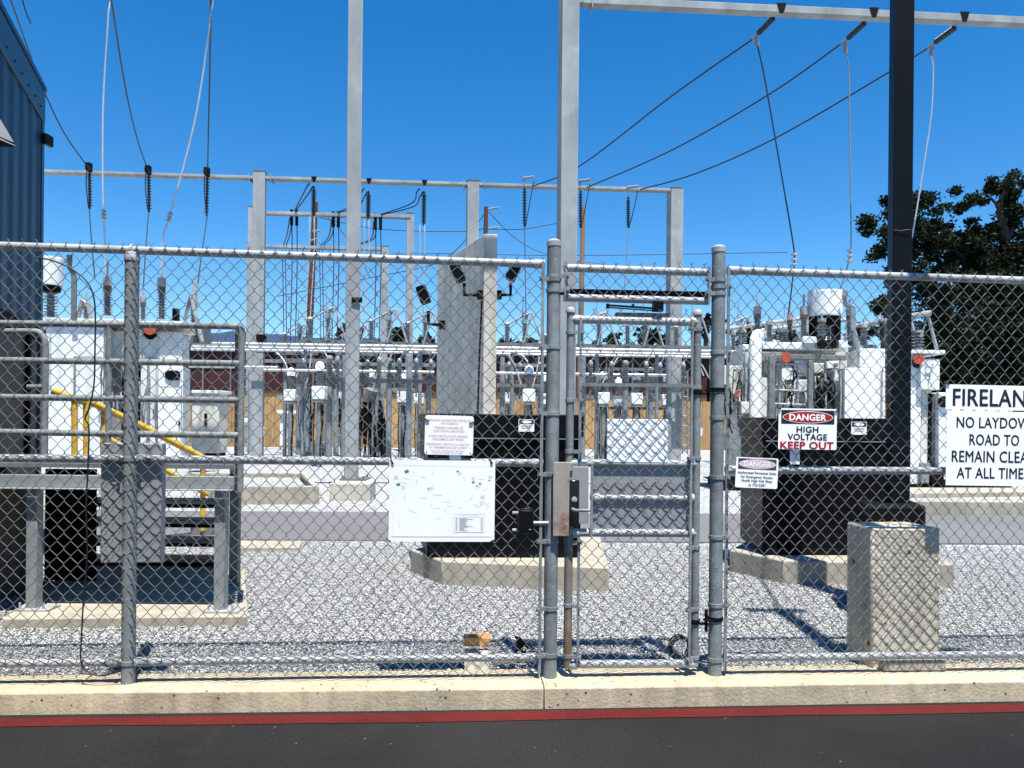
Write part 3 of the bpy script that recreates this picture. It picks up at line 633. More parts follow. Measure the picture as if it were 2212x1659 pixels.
# ================================================================== PAD MOUNTED GENERATOR BOXES
def gen(label, pad_label, fl_, bw, top_v, sk, corners):
    """fl_: near left ground corner of the box, bw: width, all in metres"""
    x, y = fl_; e1 = V((sk, 1, 0)); e2 = V((1, .045, 0)); dep = .95; zb_ = .18; zt_ = top_v
    pd = MB(); m = .15; ml = .02
    A_, B_, D_ = [G(u_, v_, zb_) for u_, v_ in corners]; A_.z = B_.z = D_.z = 0; C_ = V((B_.x + .12, y + dep + .3, 0)); E_ = V((D_.x + .62, y + dep + .3, 0)); base = [A_, B_, C_, E_, D_]
    pd.prism([p - UP * .1 for p in base], (0, 0, .1 + zb_)); one(pd, 'concrete_pad', 'concrete', pad_label, 'concrete pad', 'pads under the black enclosures', .012)
    r = T('switchgear_enclosure', label, 'enclosure', V((x, y, zb_)), 'black pad mounted enclosures')
    o = V((x, y, zb_ + .002)); H = zt_ - zb_
    mb = kid(r, 'cabinet', 'generator', .008); mb.hexa(o, e2 * bw, e1 * dep, UP * (H - .20)); mb.done()
    mb = kid(r, 'lid', 'black', .01); mb.hexa(o - e2 * .015 - e1 * .02 + UP * (H - .198), e2 * (bw + .03), e1 * (dep + .04), UP * .198); mb.done()
    mb = kid(r, 'trim_bar', 'steel_blue'); mb.hexa(o + e2 * .02 - e1 * .03 + UP * (H - .215), e2 * (bw - .04), e1 * .02, UP * .008); mb.done()
    mb = kid(r, 'base_channel', 'black_matte'); mb.hexa(o - e1 * .012 + e2 * .02, e2 * (bw - .04), e1 * .011, UP * .06); mb.done()
    mb = kid(r, 'door_seam', 'black_matte'); mb.hexa(o - e1 * .004 + e2 * bw * .5 + UP * .07, e2 * .012, e1 * .004, UP * (H - .3)); mb.done()
    return r, o, e1, e2, H
def decal(r, c, wd, ht, ru, nn, lines=True):
    p = kid(r, 'warning_decal', 'sign_white'); p.hexa(c - ru * wd / 2 - UP * ht / 2, ru * wd, nn * .002, UP * ht); po = p.done()
    q = kid(po, 'decal_header', 'sign_black'); q.hexa(c - ru * wd * .46 + UP * ht * .12 + nn * .0025, ru * wd * .92, nn * .0006, UP * ht * .33); q.done()
    q = kid(po, 'decal_oval', 'sign_white'); q.add([c + ru * wd * .34 * math.cos(a) + UP * (ht * .285 + ht * .12 * math.sin(a)) + nn * .0036 for a in [i * math.pi / 8 for i in range(16)]], [tuple(range(16))]); q.done()
    q = kid(po, 'decal_text', 'sign_grey')
    for i, zz in enumerate((-.08, -.25)): q.hexa(c - ru * wd * (.36 - .06 * i) + UP * ht * zz + nn * .0025, ru * wd * (.72 - .12 * i), nn * .0006, UP * ht * .08)
    q.done()
gb = G(922, 1204, .18)
r, o, e1, e2, H = gen('black pad mounted enclosure behind the site map, left of the gate', 'low concrete pad under the left black enclosure', (gb.x, gb.y), 1.33, P(1090, 895, gb.y).z, -.2, ((955, 1212), (1316, 1226), (887, 1187)))
cc = P(1137, 919, gb.y - .03); decal(r, cc + V((0, -.012, 0)), .135, .105, V((1, .045, 0)).normalized(), V((0, -1, 0)))
gb = G(1646, 1199, .18)
r, o, e1, e2, H = gen('black pad mounted enclosure right of the gate with dark post before it', 'low concrete pad under the right black enclosure', (gb.x, gb.y), 1.30, P(1750, 903, gb.y).z, .1, ((1694, 1211), (2063, 1219), (1576, 1188)))
cc = P(1854, 925, gb.y - .03); decal(r, cc + V((0, -.012, 0)), .14, .115, V((1, .045, 0)).normalized(), V((0, -1, 0)))

# ================================================================== LEFT: LANDING, RAILS, PANEL, BUILDING
dl = 5.05
lx = lambda u, d=dl: P(u, 1000, d).x
lz = lambda v_, d=dl, u=300: P(u, v_, d).z
pdl = MB(); c0 = G(5, 1352, 0); c1 = G(536, 1346, 0); c2 = G(528, 1238, 0); c3 = G(190, 1240, 0)
pdl.prism([p - UP * .1 for p in (c0, c1, c2, V((c0.x - .5, c2.y, 0)))], (0, 0, .145)); one(pdl, 'concrete_pad', 'concrete', 'flat concrete slab under the steel landing', 'concrete pad', bevel=.006)
ld = T('stair_landing', 'galvanised steel landing with pipe railing and stair treads beside the blue building', 'stair landing', V((lx(65), dl, .04)))
xl, xr = -4.4, lx(505)
mb = kid(ld, 'deck', 'steel_grey'); mb.hexa((xl, dl + .02, lz(1012)), (xr - xl, 0, 0), (-.32, .86, 0), (0, 0, lz(1003) - lz(1012))); mb.done()
ch = kid(ld, 'edge_channel', 'galv_bright', .003); z0_, z1_ = lz(1055), lz(1028)
ch.hexa((xl, dl, z0_), (xr - xl, 0, 0), (0, .008, 0), (0, 0, z1_ - z0_)); ch.hexa((xl, dl - .05, z0_ - .008), (xr - xl, 0, 0), (0, .05, 0), (0, 0, .008)); ch.hexa((xl, dl + .008, z1_ - .008), (xr - xl, 0, 0), (0, .05, 0), (0, 0, .008)); ch.done()
mb = kid(ld, 'end_channel', 'steel_grey', .003); mb.hexa((xr, dl, z0_), (.01, 0, 0), (-.32, .86, 0), (0, 0, lz(1003) - z0_)); mb.done()
for u, vt in ((65, 1060), (473, 1058)):
    x = lx(u, dl); lg = kid(ld, 'leg', 'galv_bright', .004); zt_ = lz(vt); lg.hexa((x - .037, dl + .02, .045), (.074, 0, 0), (0, .074, 0), (0, 0, zt_ - .045)); lo = lg.done()
    mb = kid(lo, 'base_plate', 'galv'); mb.box((x + .03, dl + .05, .052), (.23, .15, .012)); mb.cyl((x + .10, dl + .0, .05), .008, .05, 8); mb.cyl((x - .06, dl + .0, .05), .008, .05, 8); mb.done()
for u, vt in ((90, 1060), (480, 1058)):
    p = P(u, 1100, dl + .85); lg = kid(ld, 'leg', 'steel_grey', .004); lg.hexa((p.x + (-.35 if u < 100 else .06), dl + .84, .045), (.07, 0, 0), (0, .07, 0), (0, 0, lz(1015) - .045)); lg.done()
RB = .0225
for v_ in (697, 777, 857, 933):
    mb = kid(ld, 'hand_rail', 'rail'); zz = lz(v_, dl, 100); 
    if v_ == 697: mb.tube(smooth([V((xl, dl + .03, zz)), V((lx(250), dl + .03, zz - .005)), V((lx(495), dl + .03, zz - .01)), V((lx(512), dl + .03, zz - .02)), V((lx(515), dl + .035, zz - .07)), V((lx(515), dl + .035, zz - .2))], 4), RB, 10)
    else: mb.tube([V((xl, dl + .03, zz)), V((lx(513), dl + .03, zz - .012))], RB, 10)
    mb.done()
mb = kid(ld, 'rail_post', 'galv_post'); mb.tube([(lx(515), dl + .035, lz(705)), (lx(515), dl + .035, z0_ - .02)], RB, 10); mb.done()
mb = kid(ld, 'rail_post', 'galv_post'); mb.tube([(lx(228), dl + .03, lz(697)), (lx(228), dl + .03, lz(1004))], .02, 10); mb.done()
d2 = dl + .95; mb = kid(ld, 'stair_rail', 'steel_grey'); q = lambda u, v_, d=d2: P(u, v_, d)
mb.tube([q(515, 705, dl + .05), q(514, 720, d2), q(510, 1240, d2 + .3)], RB, 10); mb.done()
mb = kid(ld, 'bent_rail', 'rail'); mb.tube(smooth([q(10, 716), q(70, 716), q(85, 719), q(95, 730), q(98, 750), q(98, 800), q(96, 1000)], 4), .026, 10); mb.tube([q(60, 836), q(96, 836)], .022, 10); mb.tube([q(60, 988), q(92, 988)], .022, 10); mb.done()
for k, v_ in enumerate((1083, 1126, 1168, 1209)):
    dd = dl + .95 + k * .27; a_, b_ = P(140, v_, dd), P(474 - k * 3, v_, dd)
    mb = kid(ld, 'tread', 'black_matte'); mb.hexa((a_.x, dd, a_.z - .02), (b_.x - a_.x, 0, 0), (-.1, .26, 0), (0, 0, .03)); mb.done()
    mb = kid(ld, 'nosing', 'galv'); mb.hexa((a_.x, dd - .008, a_.z - .012), (b_.x - a_.x, 0, 0), (0, .0075, 0), (0, 0, .022)); mb.done()
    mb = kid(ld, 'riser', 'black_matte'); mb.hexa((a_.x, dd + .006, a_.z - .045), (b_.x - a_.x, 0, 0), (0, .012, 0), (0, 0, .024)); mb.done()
for u in (140, 476):
    mb = kid(ld, 'stringer', 'steel_grey'); a_ = P(u, 1075, dl + .9); b_ = P(u - 4, 1215, dl + 2.0); b_.x = a_.x - .4
    mb.hexa(a_ + V((0, 0, -.18)), (.012, 0, 0), b_ - a_, (0, 0, .2)); mb.done()
mb = kid(ld, 'stair_shade_panel', 'black_matte'); a_ = P(98, 1010, dl + .9); b_ = P(205, 1225, dl + .9); mb.hexa((a_.x, dl + .9, .05), (b_.x - a_.x, 0, 0), (0, .02, 0), (0, 0, a_.z - .06)); mb.done()  # black sheet standing in for the stair's shade under the landing
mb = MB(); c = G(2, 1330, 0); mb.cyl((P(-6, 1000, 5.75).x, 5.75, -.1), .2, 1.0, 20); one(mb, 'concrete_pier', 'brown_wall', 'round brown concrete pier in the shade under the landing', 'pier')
# grey panel box right behind the fence
(q0, zt_), (q1, zb_) = FS(218, 957, .012), FS(347, 1216, .012)
pb = T('utility_box', 'flat mauve grey metal box fixed behind the left fence post', 'utility box', W((q0 + q1) / 2, .15, 0))
mb = kid(pb, 'case', 'panel_mauve', .006); mb.fbox(q0, q1, .012, .075, zb_, zt_); mb.done()
mb = kid(pb, 'bracket', 'galv'); mb.fbox(sL - .06, sL + .06, .078, .09, zb_ + .1, zb_ + .14); mb.fbox(sL - .06, sL + .06, .078, .09, zt_ - .2, zt_ - .16); mb.done()
# blue metal building
BD = V((-.4, 1, 0)); cd = 7.6; cb = P(88, 800, cd); cb.z = 0
ztrim = P(95, 200, cd).z; zfas = P(92, 266, cd).z
bd = T('metal_building', 'dark blue ribbed metal building with sloping eave at the left edge', 'building', cb)
mb = kid(bd, 'wall', 'teal_wall'); far = cb; near = cb - BD * 7.2
nrib = 22; zs = P(60, 700, cd - .4).z
poly = []; inw = V((-1, -.4, 0)).normalized()
for i in range(nrib):
    a_ = near + BD * (7.2 * i / nrib); st = BD * (7.2 / nrib)
    for t, o_ in ((0, 0), (.06, .013), (.5, .013), (.56, 0)): poly.append(a_ + st * t + inw * o_)
poly.append(far); n = len(poly)
mb.add([p + UP * zs for p in poly] + [p + UP * (zfas + .02) for p in poly], [(i, i + 1, n + i + 1, n + i) for i in range(n - 1)])
mb.hexa(far + UP * zs, inw * 6, BD * -.05, UP * (zfas + .02 - zs)); mb.done()
mb = kid(bd, 'fascia', 'teal_trim', .01); mb.hexa(near + UP * zfas - inw * .02, BD * 7.2, inw * .06, UP * (ztrim - zfas)); mb.done()
mb = kid(bd, 'roof', 'teal_trim'); mb.hexa(near + UP * (ztrim + .004) - inw * .03, BD * 7.21, inw * 6 + UP * .7, UP * .05); mb.done()
for i in range(30):
    mb = kid(bd, 'rivet', 'line'); mb.cyl(near + BD * (.12 + 7.1 * i / 30) + UP * (zfas + (ztrim - zfas) * .28) - inw * .022, .009, .010, 8, -inw); mb.done()
mb = kid(bd, 'lower_wall', 'brown_wall'); mb.hexa(near - UP * .05 + inw * .015, BD * 7.2, inw * .2, UP * (zs + .05)); mb.hexa(far + inw * .015, inw * 5.8, BD * -.1, UP * zs); mb.done()
mb = kid(bd, 'door_frame', 'black_matte'); 
for t in (5.55, 6.62): mb.hexa(near + BD * t - inw * .03 + UP * 1.0, BD * .07, inw * .04, UP * (zs - 1.02))
mb.hexa(near + BD * 5.5 - inw * .035 + UP * (zs - .13), BD * 1.75, inw * .04, UP * .12); mb.done()
mb = kid(bd, 'corner_trim', 'teal_trim'); mb.hexa(far - inw * .012 - BD * .08, BD * .09, inw * .1, UP * (zfas + .01)); mb.done()
# wall light on that building
wp = P(5, 300, 6.3); wl = T('wall_light', 'pale metal wedge wall light on the blue building', 'wall light', wp)
mb = kid(wl, 'hood', 'gear_shade'); a0 = P(-40, 316, 5.9); 
mb.prism([P(34, 316, 5.8), P(31, 309, 5.8), P(1, 258, 5.8), P(-40, 258, 5.8), P(-40, 316, 5.8)], (-.06, -.3, 0)); mb.done()
mb = kid(wl, 'lens', 'black'); mb.prism([P(33, 317.2, 5.8), P(33, 309, 5.8), P(-40, 309, 5.8), P(-40, 317.2, 5.8)], (-.07, -.31, 0)); mb.done()
p = P(99, 303, cd - .05); mb = MB(); mb.box(p + V((.02, 0, 0)), (.05, .12, .11)); mb.box(p + V((-.03, .02, .0)), (.05, .05, .05)); one(mb, 'wall_light', 'black', 'small black fixture on the far corner of the blue building', 'wall light', bevel=.008)
# yellow railing beyond
yr = T('yellow_hand_rail', 'bright yellow safety hand rail sloping down behind the landing', 'hand rail', G(300, 1130, 0))
dy = 8.2; q = lambda u, v_, d=dy: P(u, v_, d)
mb = kid(yr, 'top_rail', 'yellow'); mb.tube([q(112, 843, 7.4), q(165, 864, 7.5), q(205, 873, 7.7), q(300, 917, 8.0), q(445, 992, 8.6), q(470, 1006, 8.7)], .036, 10); mb.done()
mb = kid(yr, 'middle_rail', 'yellow'); mb.tube([q(150, 933, 7.5), q(215, 938, 7.7), q(285, 975, 8.0), q(450, 1068, 8.6)], .03, 10); mb.done()
for u, v0, v1, d in ((161, 865, 1000, 7.5), (186, 868, 1010, 7.6), (225, 880, 1030, 7.8), (438, 990, 1146, 8.6), (517, 1055, 1103, 9.6)):
    mb = kid(yr, 'rail_post', 'yellow'); mb.tube([q(u, v0, d), q(u, v1, d)], .03, 10); mb.done()
mb = MB(); c = G(440, 1152, .0); mb.box(c + V((0, .05, .03)), (.25, .25, .16)); one(mb, 'concrete_footing', 'concrete_grey', 'small concrete footing under the yellow rail post', 'footing', bevel=.01)

# ================================================================== YARD: KERB WALLS, FIREWALL
def dl_(u, d0): return d0 / (1 - .066 * (u - 1106) / F)
mb = MB(); f0 = G(470, 1086); f1 = G(690, 1086); zt_ = P(690, 1051, f1.y).z; b1 = V((f1.x - 1.05, f1.y + 2.6, 0)); b0 = V((f0.x - 1.6, f0.y + 2.6, 0))
mb.prism([f0 - UP * .1, f1 - UP * .1, f1 - UP * .1 + V((-.06, .16, 0)), f0 - UP * .1 + V((-.06, .16, 0))], (0, 0, zt_ + .1))
mb.prism([f1 - UP * .1 + V((-.165, .162, 0)), f1 - UP * .1 + V((-.062, .162, 0)), b1 - UP * .1 + V((.1, 0, 0)), b1 - UP * .1], (0, 0, zt_ + .098))
mb.prism([b0 - UP * .1, b1 - UP * .1 + V((.1, .002, 0)), b1 - UP * .1 + V((.05, .16, 0)), b0 - UP * .1 + V((-.06, .16, 0))], (0, 0, zt_ + .1))
one(mb, 'kerb_wall', 'concrete', 'low concrete containment kerb around gravel at the left transformer', 'kerb wall', 'low containment kerbs', .01)
mb = MB(); mb.prism([f0 + V((0, .17, -.1)), f1 + V((-.2, .17, -.1)), b1 + V((-.05, -.01, -.1)), b0 + V((0, -.01, -.1))], (0, 0, zt_ + .02)); struct(mb, 'gravel_bed', 'gravel_bed')
mb = MB(); f0 = G(1960, 1111); f1 = G(2420, 1114); mb.prism([f0 - UP * .1, f1 - UP * .1, f1 + V((-.06, .18, -.1)), f0 + V((-.06, .18, -.1))], (0, 0, .1 + P(2100, 1084, f0.y).z))
one(mb, 'kerb_wall', 'concrete', 'low concrete containment kerb at the right transformer beyond the inner road', 'kerb wall', 'low containment kerbs', .01)
mb = MB(); f0 = G(1700, 1076); f1 = G(2330, 1068); mb.prism([f0 - UP * .1, f1 - UP * .1, f1 + V((-.4, 3, -.1)), f0 + V((-.4, 3, -.1))], (0, 0, .16)); one(mb, 'concrete_pad', 'concrete', 'wide concrete foundation slab under the right transformer', 'concrete pad', bevel=.01)
mb = MB(); f0 = G(515, 1186); f1 = G(646, 1186); mb.prism([f0 - UP * .1, f1 - UP * .1, f1 + V((-.1, .45, -.1)), f0 + V((-.3, .45, -.1))], (0, 0, .11)); one(mb, 'drain_strip', 'concrete', 'narrow concrete drain strip at the near edge of the inner road', 'drain strip')
mb = MB(); f0 = G(500, 1020); f1 = G(655, 1020); 
# firewall
fw_n = P(1045, 700, 14.4); fw_n.z = 0; fdir = V((-.40, 1, 0)); fdep = 3.05; zt_ = P(1045, 505, 14.4).z
fa = fw_n; fb = fw_n + fdir * fdep; th = P(1073, 700, 14.4).x - fw_n.x
mb = MB(); mb.prism([fa, fa + V((th, .02, 0)), fb + V((th, .02, 0)), fb], (0, 0, zt_))
one(mb, 'fire_wall', 'concrete_pale', 'tall free standing concrete fire wall with floodlights on it', 'fire wall', bevel=.012)
def flood(pts, head, tgt, label):
    r = T('flood_light', label, 'flood light', pts[0], 'floodlights on the fire wall')
    mb = kid(r, 'arm', 'black_matte'); mb.tube(pts, .035, 8); mb.box(pts[0], (.11, .10, .17)); mb.done()
    hv = (V(tgt) - V(head)).normalized(); q_ = UP.rotation_difference(hv).to_matrix()
    mb = kid(r, 'head', 'black', .02); mb.box(head, (.19, .30, .34), 0, q_); hd = mb.done()
    sd = V((1 if head.x < pts[0].x else -1, 0, 0)); mb = kid(hd, 'lens', 'lens'); mb.box(V(head) - (q_ @ V((1, 0, 0))) * .10, (.012, .24, .28), 0, q_); mb.done()
d_ = 14.6; q = lambda u, v_, d=d_: P(u, v_, d)
d1 = 14.15; q1_ = lambda u, v_, d=d1: P(u, v_, d)
flood([q1_(1037, 637), q1_(1003, 637), q1_(1003, 612)], q1_(989, 590), q1_(975, 560), 'black floodlight on the broad grey side of the fire wall')
flood([q(1078, 637), q(1103, 637), q(1103, 612)], q(1109, 588), q(1122, 562), 'black floodlight on the thin right end of the fire wall')
d_ = 17.4; flood([q(955, 702), q(926, 700), q(925, 672)], q(915, 637), q(906, 612), 'black floodlight beyond the left edge of the fire wall')
mb = MB(); mb.tube([q1_(1041, 645, 14.3), q1_(1036, 760, 14.3), q1_(1030, 960, 14.3)], .02, 6); one(mb, 'conduit', 'black_matte', 'thin dark conduit running down the fire wall under the floodlight', 'conduit')

# ================================================================== GANTRIES
def gantry(label, d0, posts, beam, bw, plates, loc_u, mat='steel_light', lift=False):
    r = T('gantry', label, 'gantry', G(loc_u, 1000) if False else V((P(loc_u, 900, dl_(loc_u, d0)).x, dl_(loc_u, d0), 0)), 'grey steel line gantries')
    for (u, vt, wpx) in posts:
        d = dl_(u, d0); c = P(u, vt, d); wd = wpx * d / F
        p = kid(r, 'post', mat, .012); p.hexa((c.x - wd / 2, d - wd / 2, -.02), (wd, .066 * wd, 0), (-.2 * wd, wd, 0), (0, 0, c.z + .02)); po = p.done()
        cp = kid(po, 'post_cap', 'steel_grey'); cp.hexa((c.x - wd / 2 - .012, d - wd / 2 - .012, c.z), (wd + .024, .066 * wd, 0), (-.2 * wd, wd + .024, 0), (0, 0, .02)); cp.done()
    u0, u1, ur, vt, vb = beam; dr = dl_(ur, d0); zt_ = P(ur, vt, dr - bw / 2).z; zb_ = P(ur, vb, dr + bw / 2).z
    a_ = P(u0, 500, dl_(u0, d0)); b_ = P(u1, 500, dl_(u1, d0))
    cuts = [u0] + sorted(u for (u, _, _) in posts if u0 < u < u1) + [u1]
    for i in range(len(cuts) - 1):
        ua, ub = cuts[i], cuts[i + 1]; ga = .17 if i > 0 else 0; gb_ = .17 if i < len(cuts) - 2 else 0
        A = P(ua, 500, dl_(ua, d0)); B = P(ub, 500, dl_(ub, d0)); dv = (V((B.x, B.y, 0)) - V((A.x, A.y, 0))).normalized()
        rise = .22 if (lift and i < 2) else 0; A, B = V((A.x, A.y, zb_ + rise)) + dv * ga, V((B.x, B.y, zb_ + rise)) - dv * gb_
        bm = kid(r, 'beam', mat, .008); bm.hexa(A - V((0, bw / 2, 0)), B - A, (0, bw, 0), (0, 0, zt_ - zb_)); bm.done()
        for E, s_ in ((A, 1 if ga else 0), (B, -1 if gb_ else 0)):
            if s_:
                k = kid(r, 'flange', mat); k.hexa(E + dv * s_ * .16 - V((0, bw * .6, .07)), dv * .02, (0, bw * 1.2, 0), (0, 0, zt_ - zb_ + .14)); k.hexa(E - dv * s_ * .16 - V((0, bw * .45, -.02)), dv * s_ * .16, (0, bw * .9, 0), (0, 0, zt_ - zb_ - .04)); k.done()
    for u in plates:
        d = dl_(u, d0) - bw / 2 - .02; c = P(u, vt, d); c.z = zt_
        k = kid(r, 'lug_plate', 'black_matte'); k.prism([c + V((-.085, 0, .03)), c + V((.085, 0, .03)), c + V((.03, 0, -.15)), c + V((-.03, 0, -.15))], (0, .018, 0)); k.done()
    return r, zt_, zb_
g1, g1t, g1b = gantry('tall light grey gantry nearest the fence, its beam crossing the upper right', 13.05, [(772, -60, 30.5), (1233, -22, 36)], (-150, 2330, 1689, 11, 38.5), .18, (1689, 1889, 2085), 772, lift=True)
g2, g2t, g2b = gantry('long grey gantry with three posts crossing the middle of the yard', 24.0, [(563.5, 373, 25), (1023.5, 393, 24), (1461, 409, 26)], (60, 1461, 700, 384, 396), .3, (678, 797, 917), 1023)
g3, g3t, g3b = gantry('shorter grey gantry just behind the three post gantry', 28.6, [(547, 448, 16), (888, 462, 15)], (547, 888, 700, 459, 470), .3, (), 700)
g4, g4t, g4b = gantry('farthest and lowest looking grey gantry in the row', 34.6, [(543, 527, 14), (833, 533, 14)], (543, 833, 690, 531, 540), .28, (), 690)
mb = MB(); a_ = G(712, 1079); mb.box((P(763, 1060, a_.y + .4).x, a_.y + .42, .06), (.66, .82, .42), .066); one(mb, 'post_footing', 'concrete_pale', 'square concrete footing under the near gantry post', 'footing', bevel=.02)
bp_ = kid(g1, 'base_plate', 'steel_grey'); bp_.box((P(767, 1040, 12.95).x, 12.95, .285), (.46, .46, .03))
for i_ in (-1, 1):
    for j_ in (-1, 1): bp_.cyl((P(767, 1040, 12.95).x + i_ * .18, 12.95 + j_ * .18, .29), .02, .06, 6)
bp_.done()
mb = MB(); mb.box(P(771, 648, 12.74), (.18, .03, .085)); one(mb, 'name_plate', 'black_matte', 'small black plate on the near gantry post', 'plate')

# ================================================================== CONDUCTORS
def wire_(pts, r, label, cat='power line', mat='line', group='overhead conductors', name='power_line'):
    mb = MB(); mb.tube(smooth(pts, 6), r, 6); return one(mb, name, mat, label, cat, group)
def string(a, b, k, label, rs=.06, rc=.03, mat='porcelain_dark', group='insulator strings on the gantries', conn=.12):
    a, b = V(a), V(b); dv = (b - a).normalized(); r = T('insulator_string', label, 'insulator', a, group)
    mb = kid(r, 'sheds', mat); mb.sheds(a + dv * conn, b - dv * conn * .6, rc, rs, k, 10); mb.done()
    mb = kid(r, 'end_fitting', 'line'); mb.tube([a, a + dv * (conn + .02)], .022, 6); mb.tube([b - dv * conn * .6, b], .028, 6); mb.lathe(a + dv * conn * .5, dv, [(.05, 0), (.05, .02)], 8); mb.done()
    return r
# right hand lines from the near gantry back to the long gantry
sets = [((1669.6, 39.9), (1639, 71), (1627, 84), [(1450, 208), (1250, 360), (1148, 403)], [(1636, 99), (1648, 150), (1663, 233), (1686, 365), (1712, 518), (1716, 560), (1711, 615), (1703, 678)], 'left'),
        ((1866.7, 50.7), (1833, 81.5), (1818, 94), [(1658, 206), (1450, 325), (1268, 405)], [(1826, 115), (1833, 150), (1835, 245), (1837, 380), (1838.5, 518), (1836, 552), (1825, 595), (1815, 624)], 'middle'),
        ((2061.5, 61), (2021, 90.6), (2006, 103), [(1916, 158.6), (1674, 299), (1500, 376), (1384, 409)], [(2012, 120), (2016, 150), (2011.7, 245), (1996, 353), (1971, 507), (1955, 575), (1945, 640)], 'right')]
for a, b, c, ln, dr, nm in sets:
    d = dl_(a[0], 13.05) ; pa, pb, pc = P(*a, d + .1), P(*b, d + .75), P(*c, d + .95)
    r = T('strain_insulator', f'black strain insulator pulling down from the near beam, {nm} of three', 'insulator', pa, 'strain insulators on the near beam')
    mb = kid(r, 'body', 'porcelain_dark'); mb.sheds(pa, pb, .045, .055, 14, 10); mb.done()
    mb = kid(r, 'clamp', 'steel_blue'); mb.tube([pb, pc], .035, 8); mb.tube([(pb + pc) / 2 + UP * .02, P(dr[0][0], dr[0][1], d + .9)], [.03, .045], 8); mb.done()
    n = len(ln); wire_([pc] + [P(u, v_, d + .95 + (24.0 - d - .95) * (i + 1) / n * (1 if i == n - 1 else .92)) for i, (u, v_) in enumerate(ln)], .019, f'dark conductor sloping from the near beam to the long gantry, {nm} of three')
    dp = [P(u, v_, d + .9 + .5 * i / len(dr)) for i, (u, v_) in enumerate(dr)]
    wire_(dp, .014, f'{"dark" if nm == "left" else "pale"} dropper hanging from the near beam, {nm} of three on the right', 'dropper', 'line' if nm == 'left' else ('steel_blue' if nm == 'middle' else 'line_bright'), 'droppers to the transformers', 'dropper')
    if nm != 'right':
        mb = MB(); e = dp[-3]; 
        for k in range(3): mb.lathe(e + UP * (.06 - .1 * k), UP, [(.03, 0), (.06, .02), (.06, .04), (.03, .06)], 10)
        one(mb, 'spacer_clamp', 'galv', f'stacked ring clamp on the {nm} right dropper', 'clamp', 'ring clamps on the droppers')
# left droppers
for nm, pl, dpth in (('left', [(235, -30), (234, 30), (231, 84), (227, 140), (222.5, 250), (222, 375), (223.5, 453), (226, 520), (229, 592)], 13.6), ('right', [(458, -30), (454, 40), (447, 101), (437, 170), (422, 256), (398, 355), (369, 459), (352, 515), (349, 596)], 13.6)):
    dp = [P(u, v_, dpth + .04 * i) for i, (u, v_) in enumerate(pl)]
    dp.insert(0, V((dp[0].x, dl_(235, 13.05), g1b + .22)))
    wire_(dp, .016, f'pale dropper coming down to the {nm} bushing of the left transformer', 'dropper', 'line_bright', 'droppers to the transformers', 'dropper')
    mb = MB(); e, dv = dp[7], (dp[8] - dp[7]).normalized()
    for k in range(3): mb.lathe(e + dv * .065 * k, dv, [(.025, 0), (.05, .015), (.05, .035), (.025, .05)], 10)
    one(mb, 'spacer_clamp', 'galv', f'stacked ring clamp on the {nm} dropper of the left transformer', 'clamp', 'ring clamps on the droppers')
for nm, pl in (('far left', [(18, -12), (60, 105), (95, 197), (140, 290), (188, 358)]), ('second from the left', [(238, -10), (262, 140), (281, 240), (300, 312), (318, 364)]), ('third from the left', [(455, -10), (453, 150), (450, 290), (448.5, 372)])):
    n = len(pl); wire_([V((P(*pl[0], 13.3).x, 13.12, g1b + .22))] + [P(u, v_, 13.3 + (dl_(u, 23.7) - 13.3) * (i / (n - 1)) ** .8) for i, (u, v_) in enumerate(pl)], .018, f'dark conductor rising toward the near beam, {nm}')
wire_([P(44, -20, 12), P(54, 20, 12.3), P(66, 50, 12.6)], .012, 'short dark wire above the eave of the blue building')
for nm, u, v0, v1, ve in (('first', 193, 376, 452, (205, 600)), ('second', 321, 382, 458, (308, 655)), ('third', 448, 386, 466, (424, 640))):
    d = dl_(u, 23.75); string(P(u, v0 - 10, d), P(u + (1 if u < 400 else -2), v1, d), 12, f'dark insulator string on the long gantry, {nm} from the left', .075, .035)
    wire_([P(u, v1, d), P((u + ve[0]) / 2 - 1, (v1 + ve[1]) / 2, d - 2), P(*ve, d - 4)], .016, f'thin dark wire under the {nm} string from the left', 'dropper', 'line', 'droppers to the switchgear', 'dropper')
    wire_([P(u - 5, v0 - 14, d - .1), P(u - 7, v0 + 20, d - .1), P(u - 3, v1 - 12, d - .1), P(u, v1, d - .02)], .016, f'jumper looping beside the {nm} string from the left', 'jumper', 'line', 'jumper loops', 'jumper')
    mb = MB(); mb.box(P(u - 1, v0 - 16, d - .12), (.14, .16, .22)); mb.tube([P(u - 6, v0 - 18, d - .2), P(u + 3, v0 - 5, d - .2)], .06, 8); one(mb, 'line_clamp', 'black_matte', f'dark dead end clamp on the long gantry over the {nm} string', 'clamp', 'dead end clamps')
for nm, u, v0, v1, ve in (('left', 1133, 404, 490, (1136, 690)), ('middle', 1254, 410, 492, (1252, 640)), ('right', 1357, 424, 492, (1348, 640))):
    d = dl_(u, 23.75); string(P(u, v0, d), P(u, v1, d), 12, f'dark insulator string at the right half of the long gantry, {nm} one', .075, .035)
    wire_([P(u, v1, d), P(ve[0], ve[1], d - 1.5)], .015, f'thin wire hanging under the {nm} string of the right half', 'dropper', 'line', 'droppers to the switchgear', 'dropper')
    wire_([P(u + 20, v0 - 12, d - .1), P(u + 14, v0 + 20, d - .1), P(u + 2, v1, d - .05)], .015, f'slanting jumper beside the {nm} string of the right half', 'jumper', 'line', 'jumper loops', 'jumper')
    mb = MB(); a_ = P(u - 2, v0 - 19, d - .25); mb.tube([a_, a_ + V((.33, -.15, 0))], .05, 8); mb.tube([a_ + V((.0, 0, -.02)), a_ + V((.02, 0, -.22))], .03, 6); one(mb, 'line_clamp', 'steel_blue', f'dead end clamp on the long gantry beam above the {nm} string of the right half', 'clamp', 'dead end clamps')
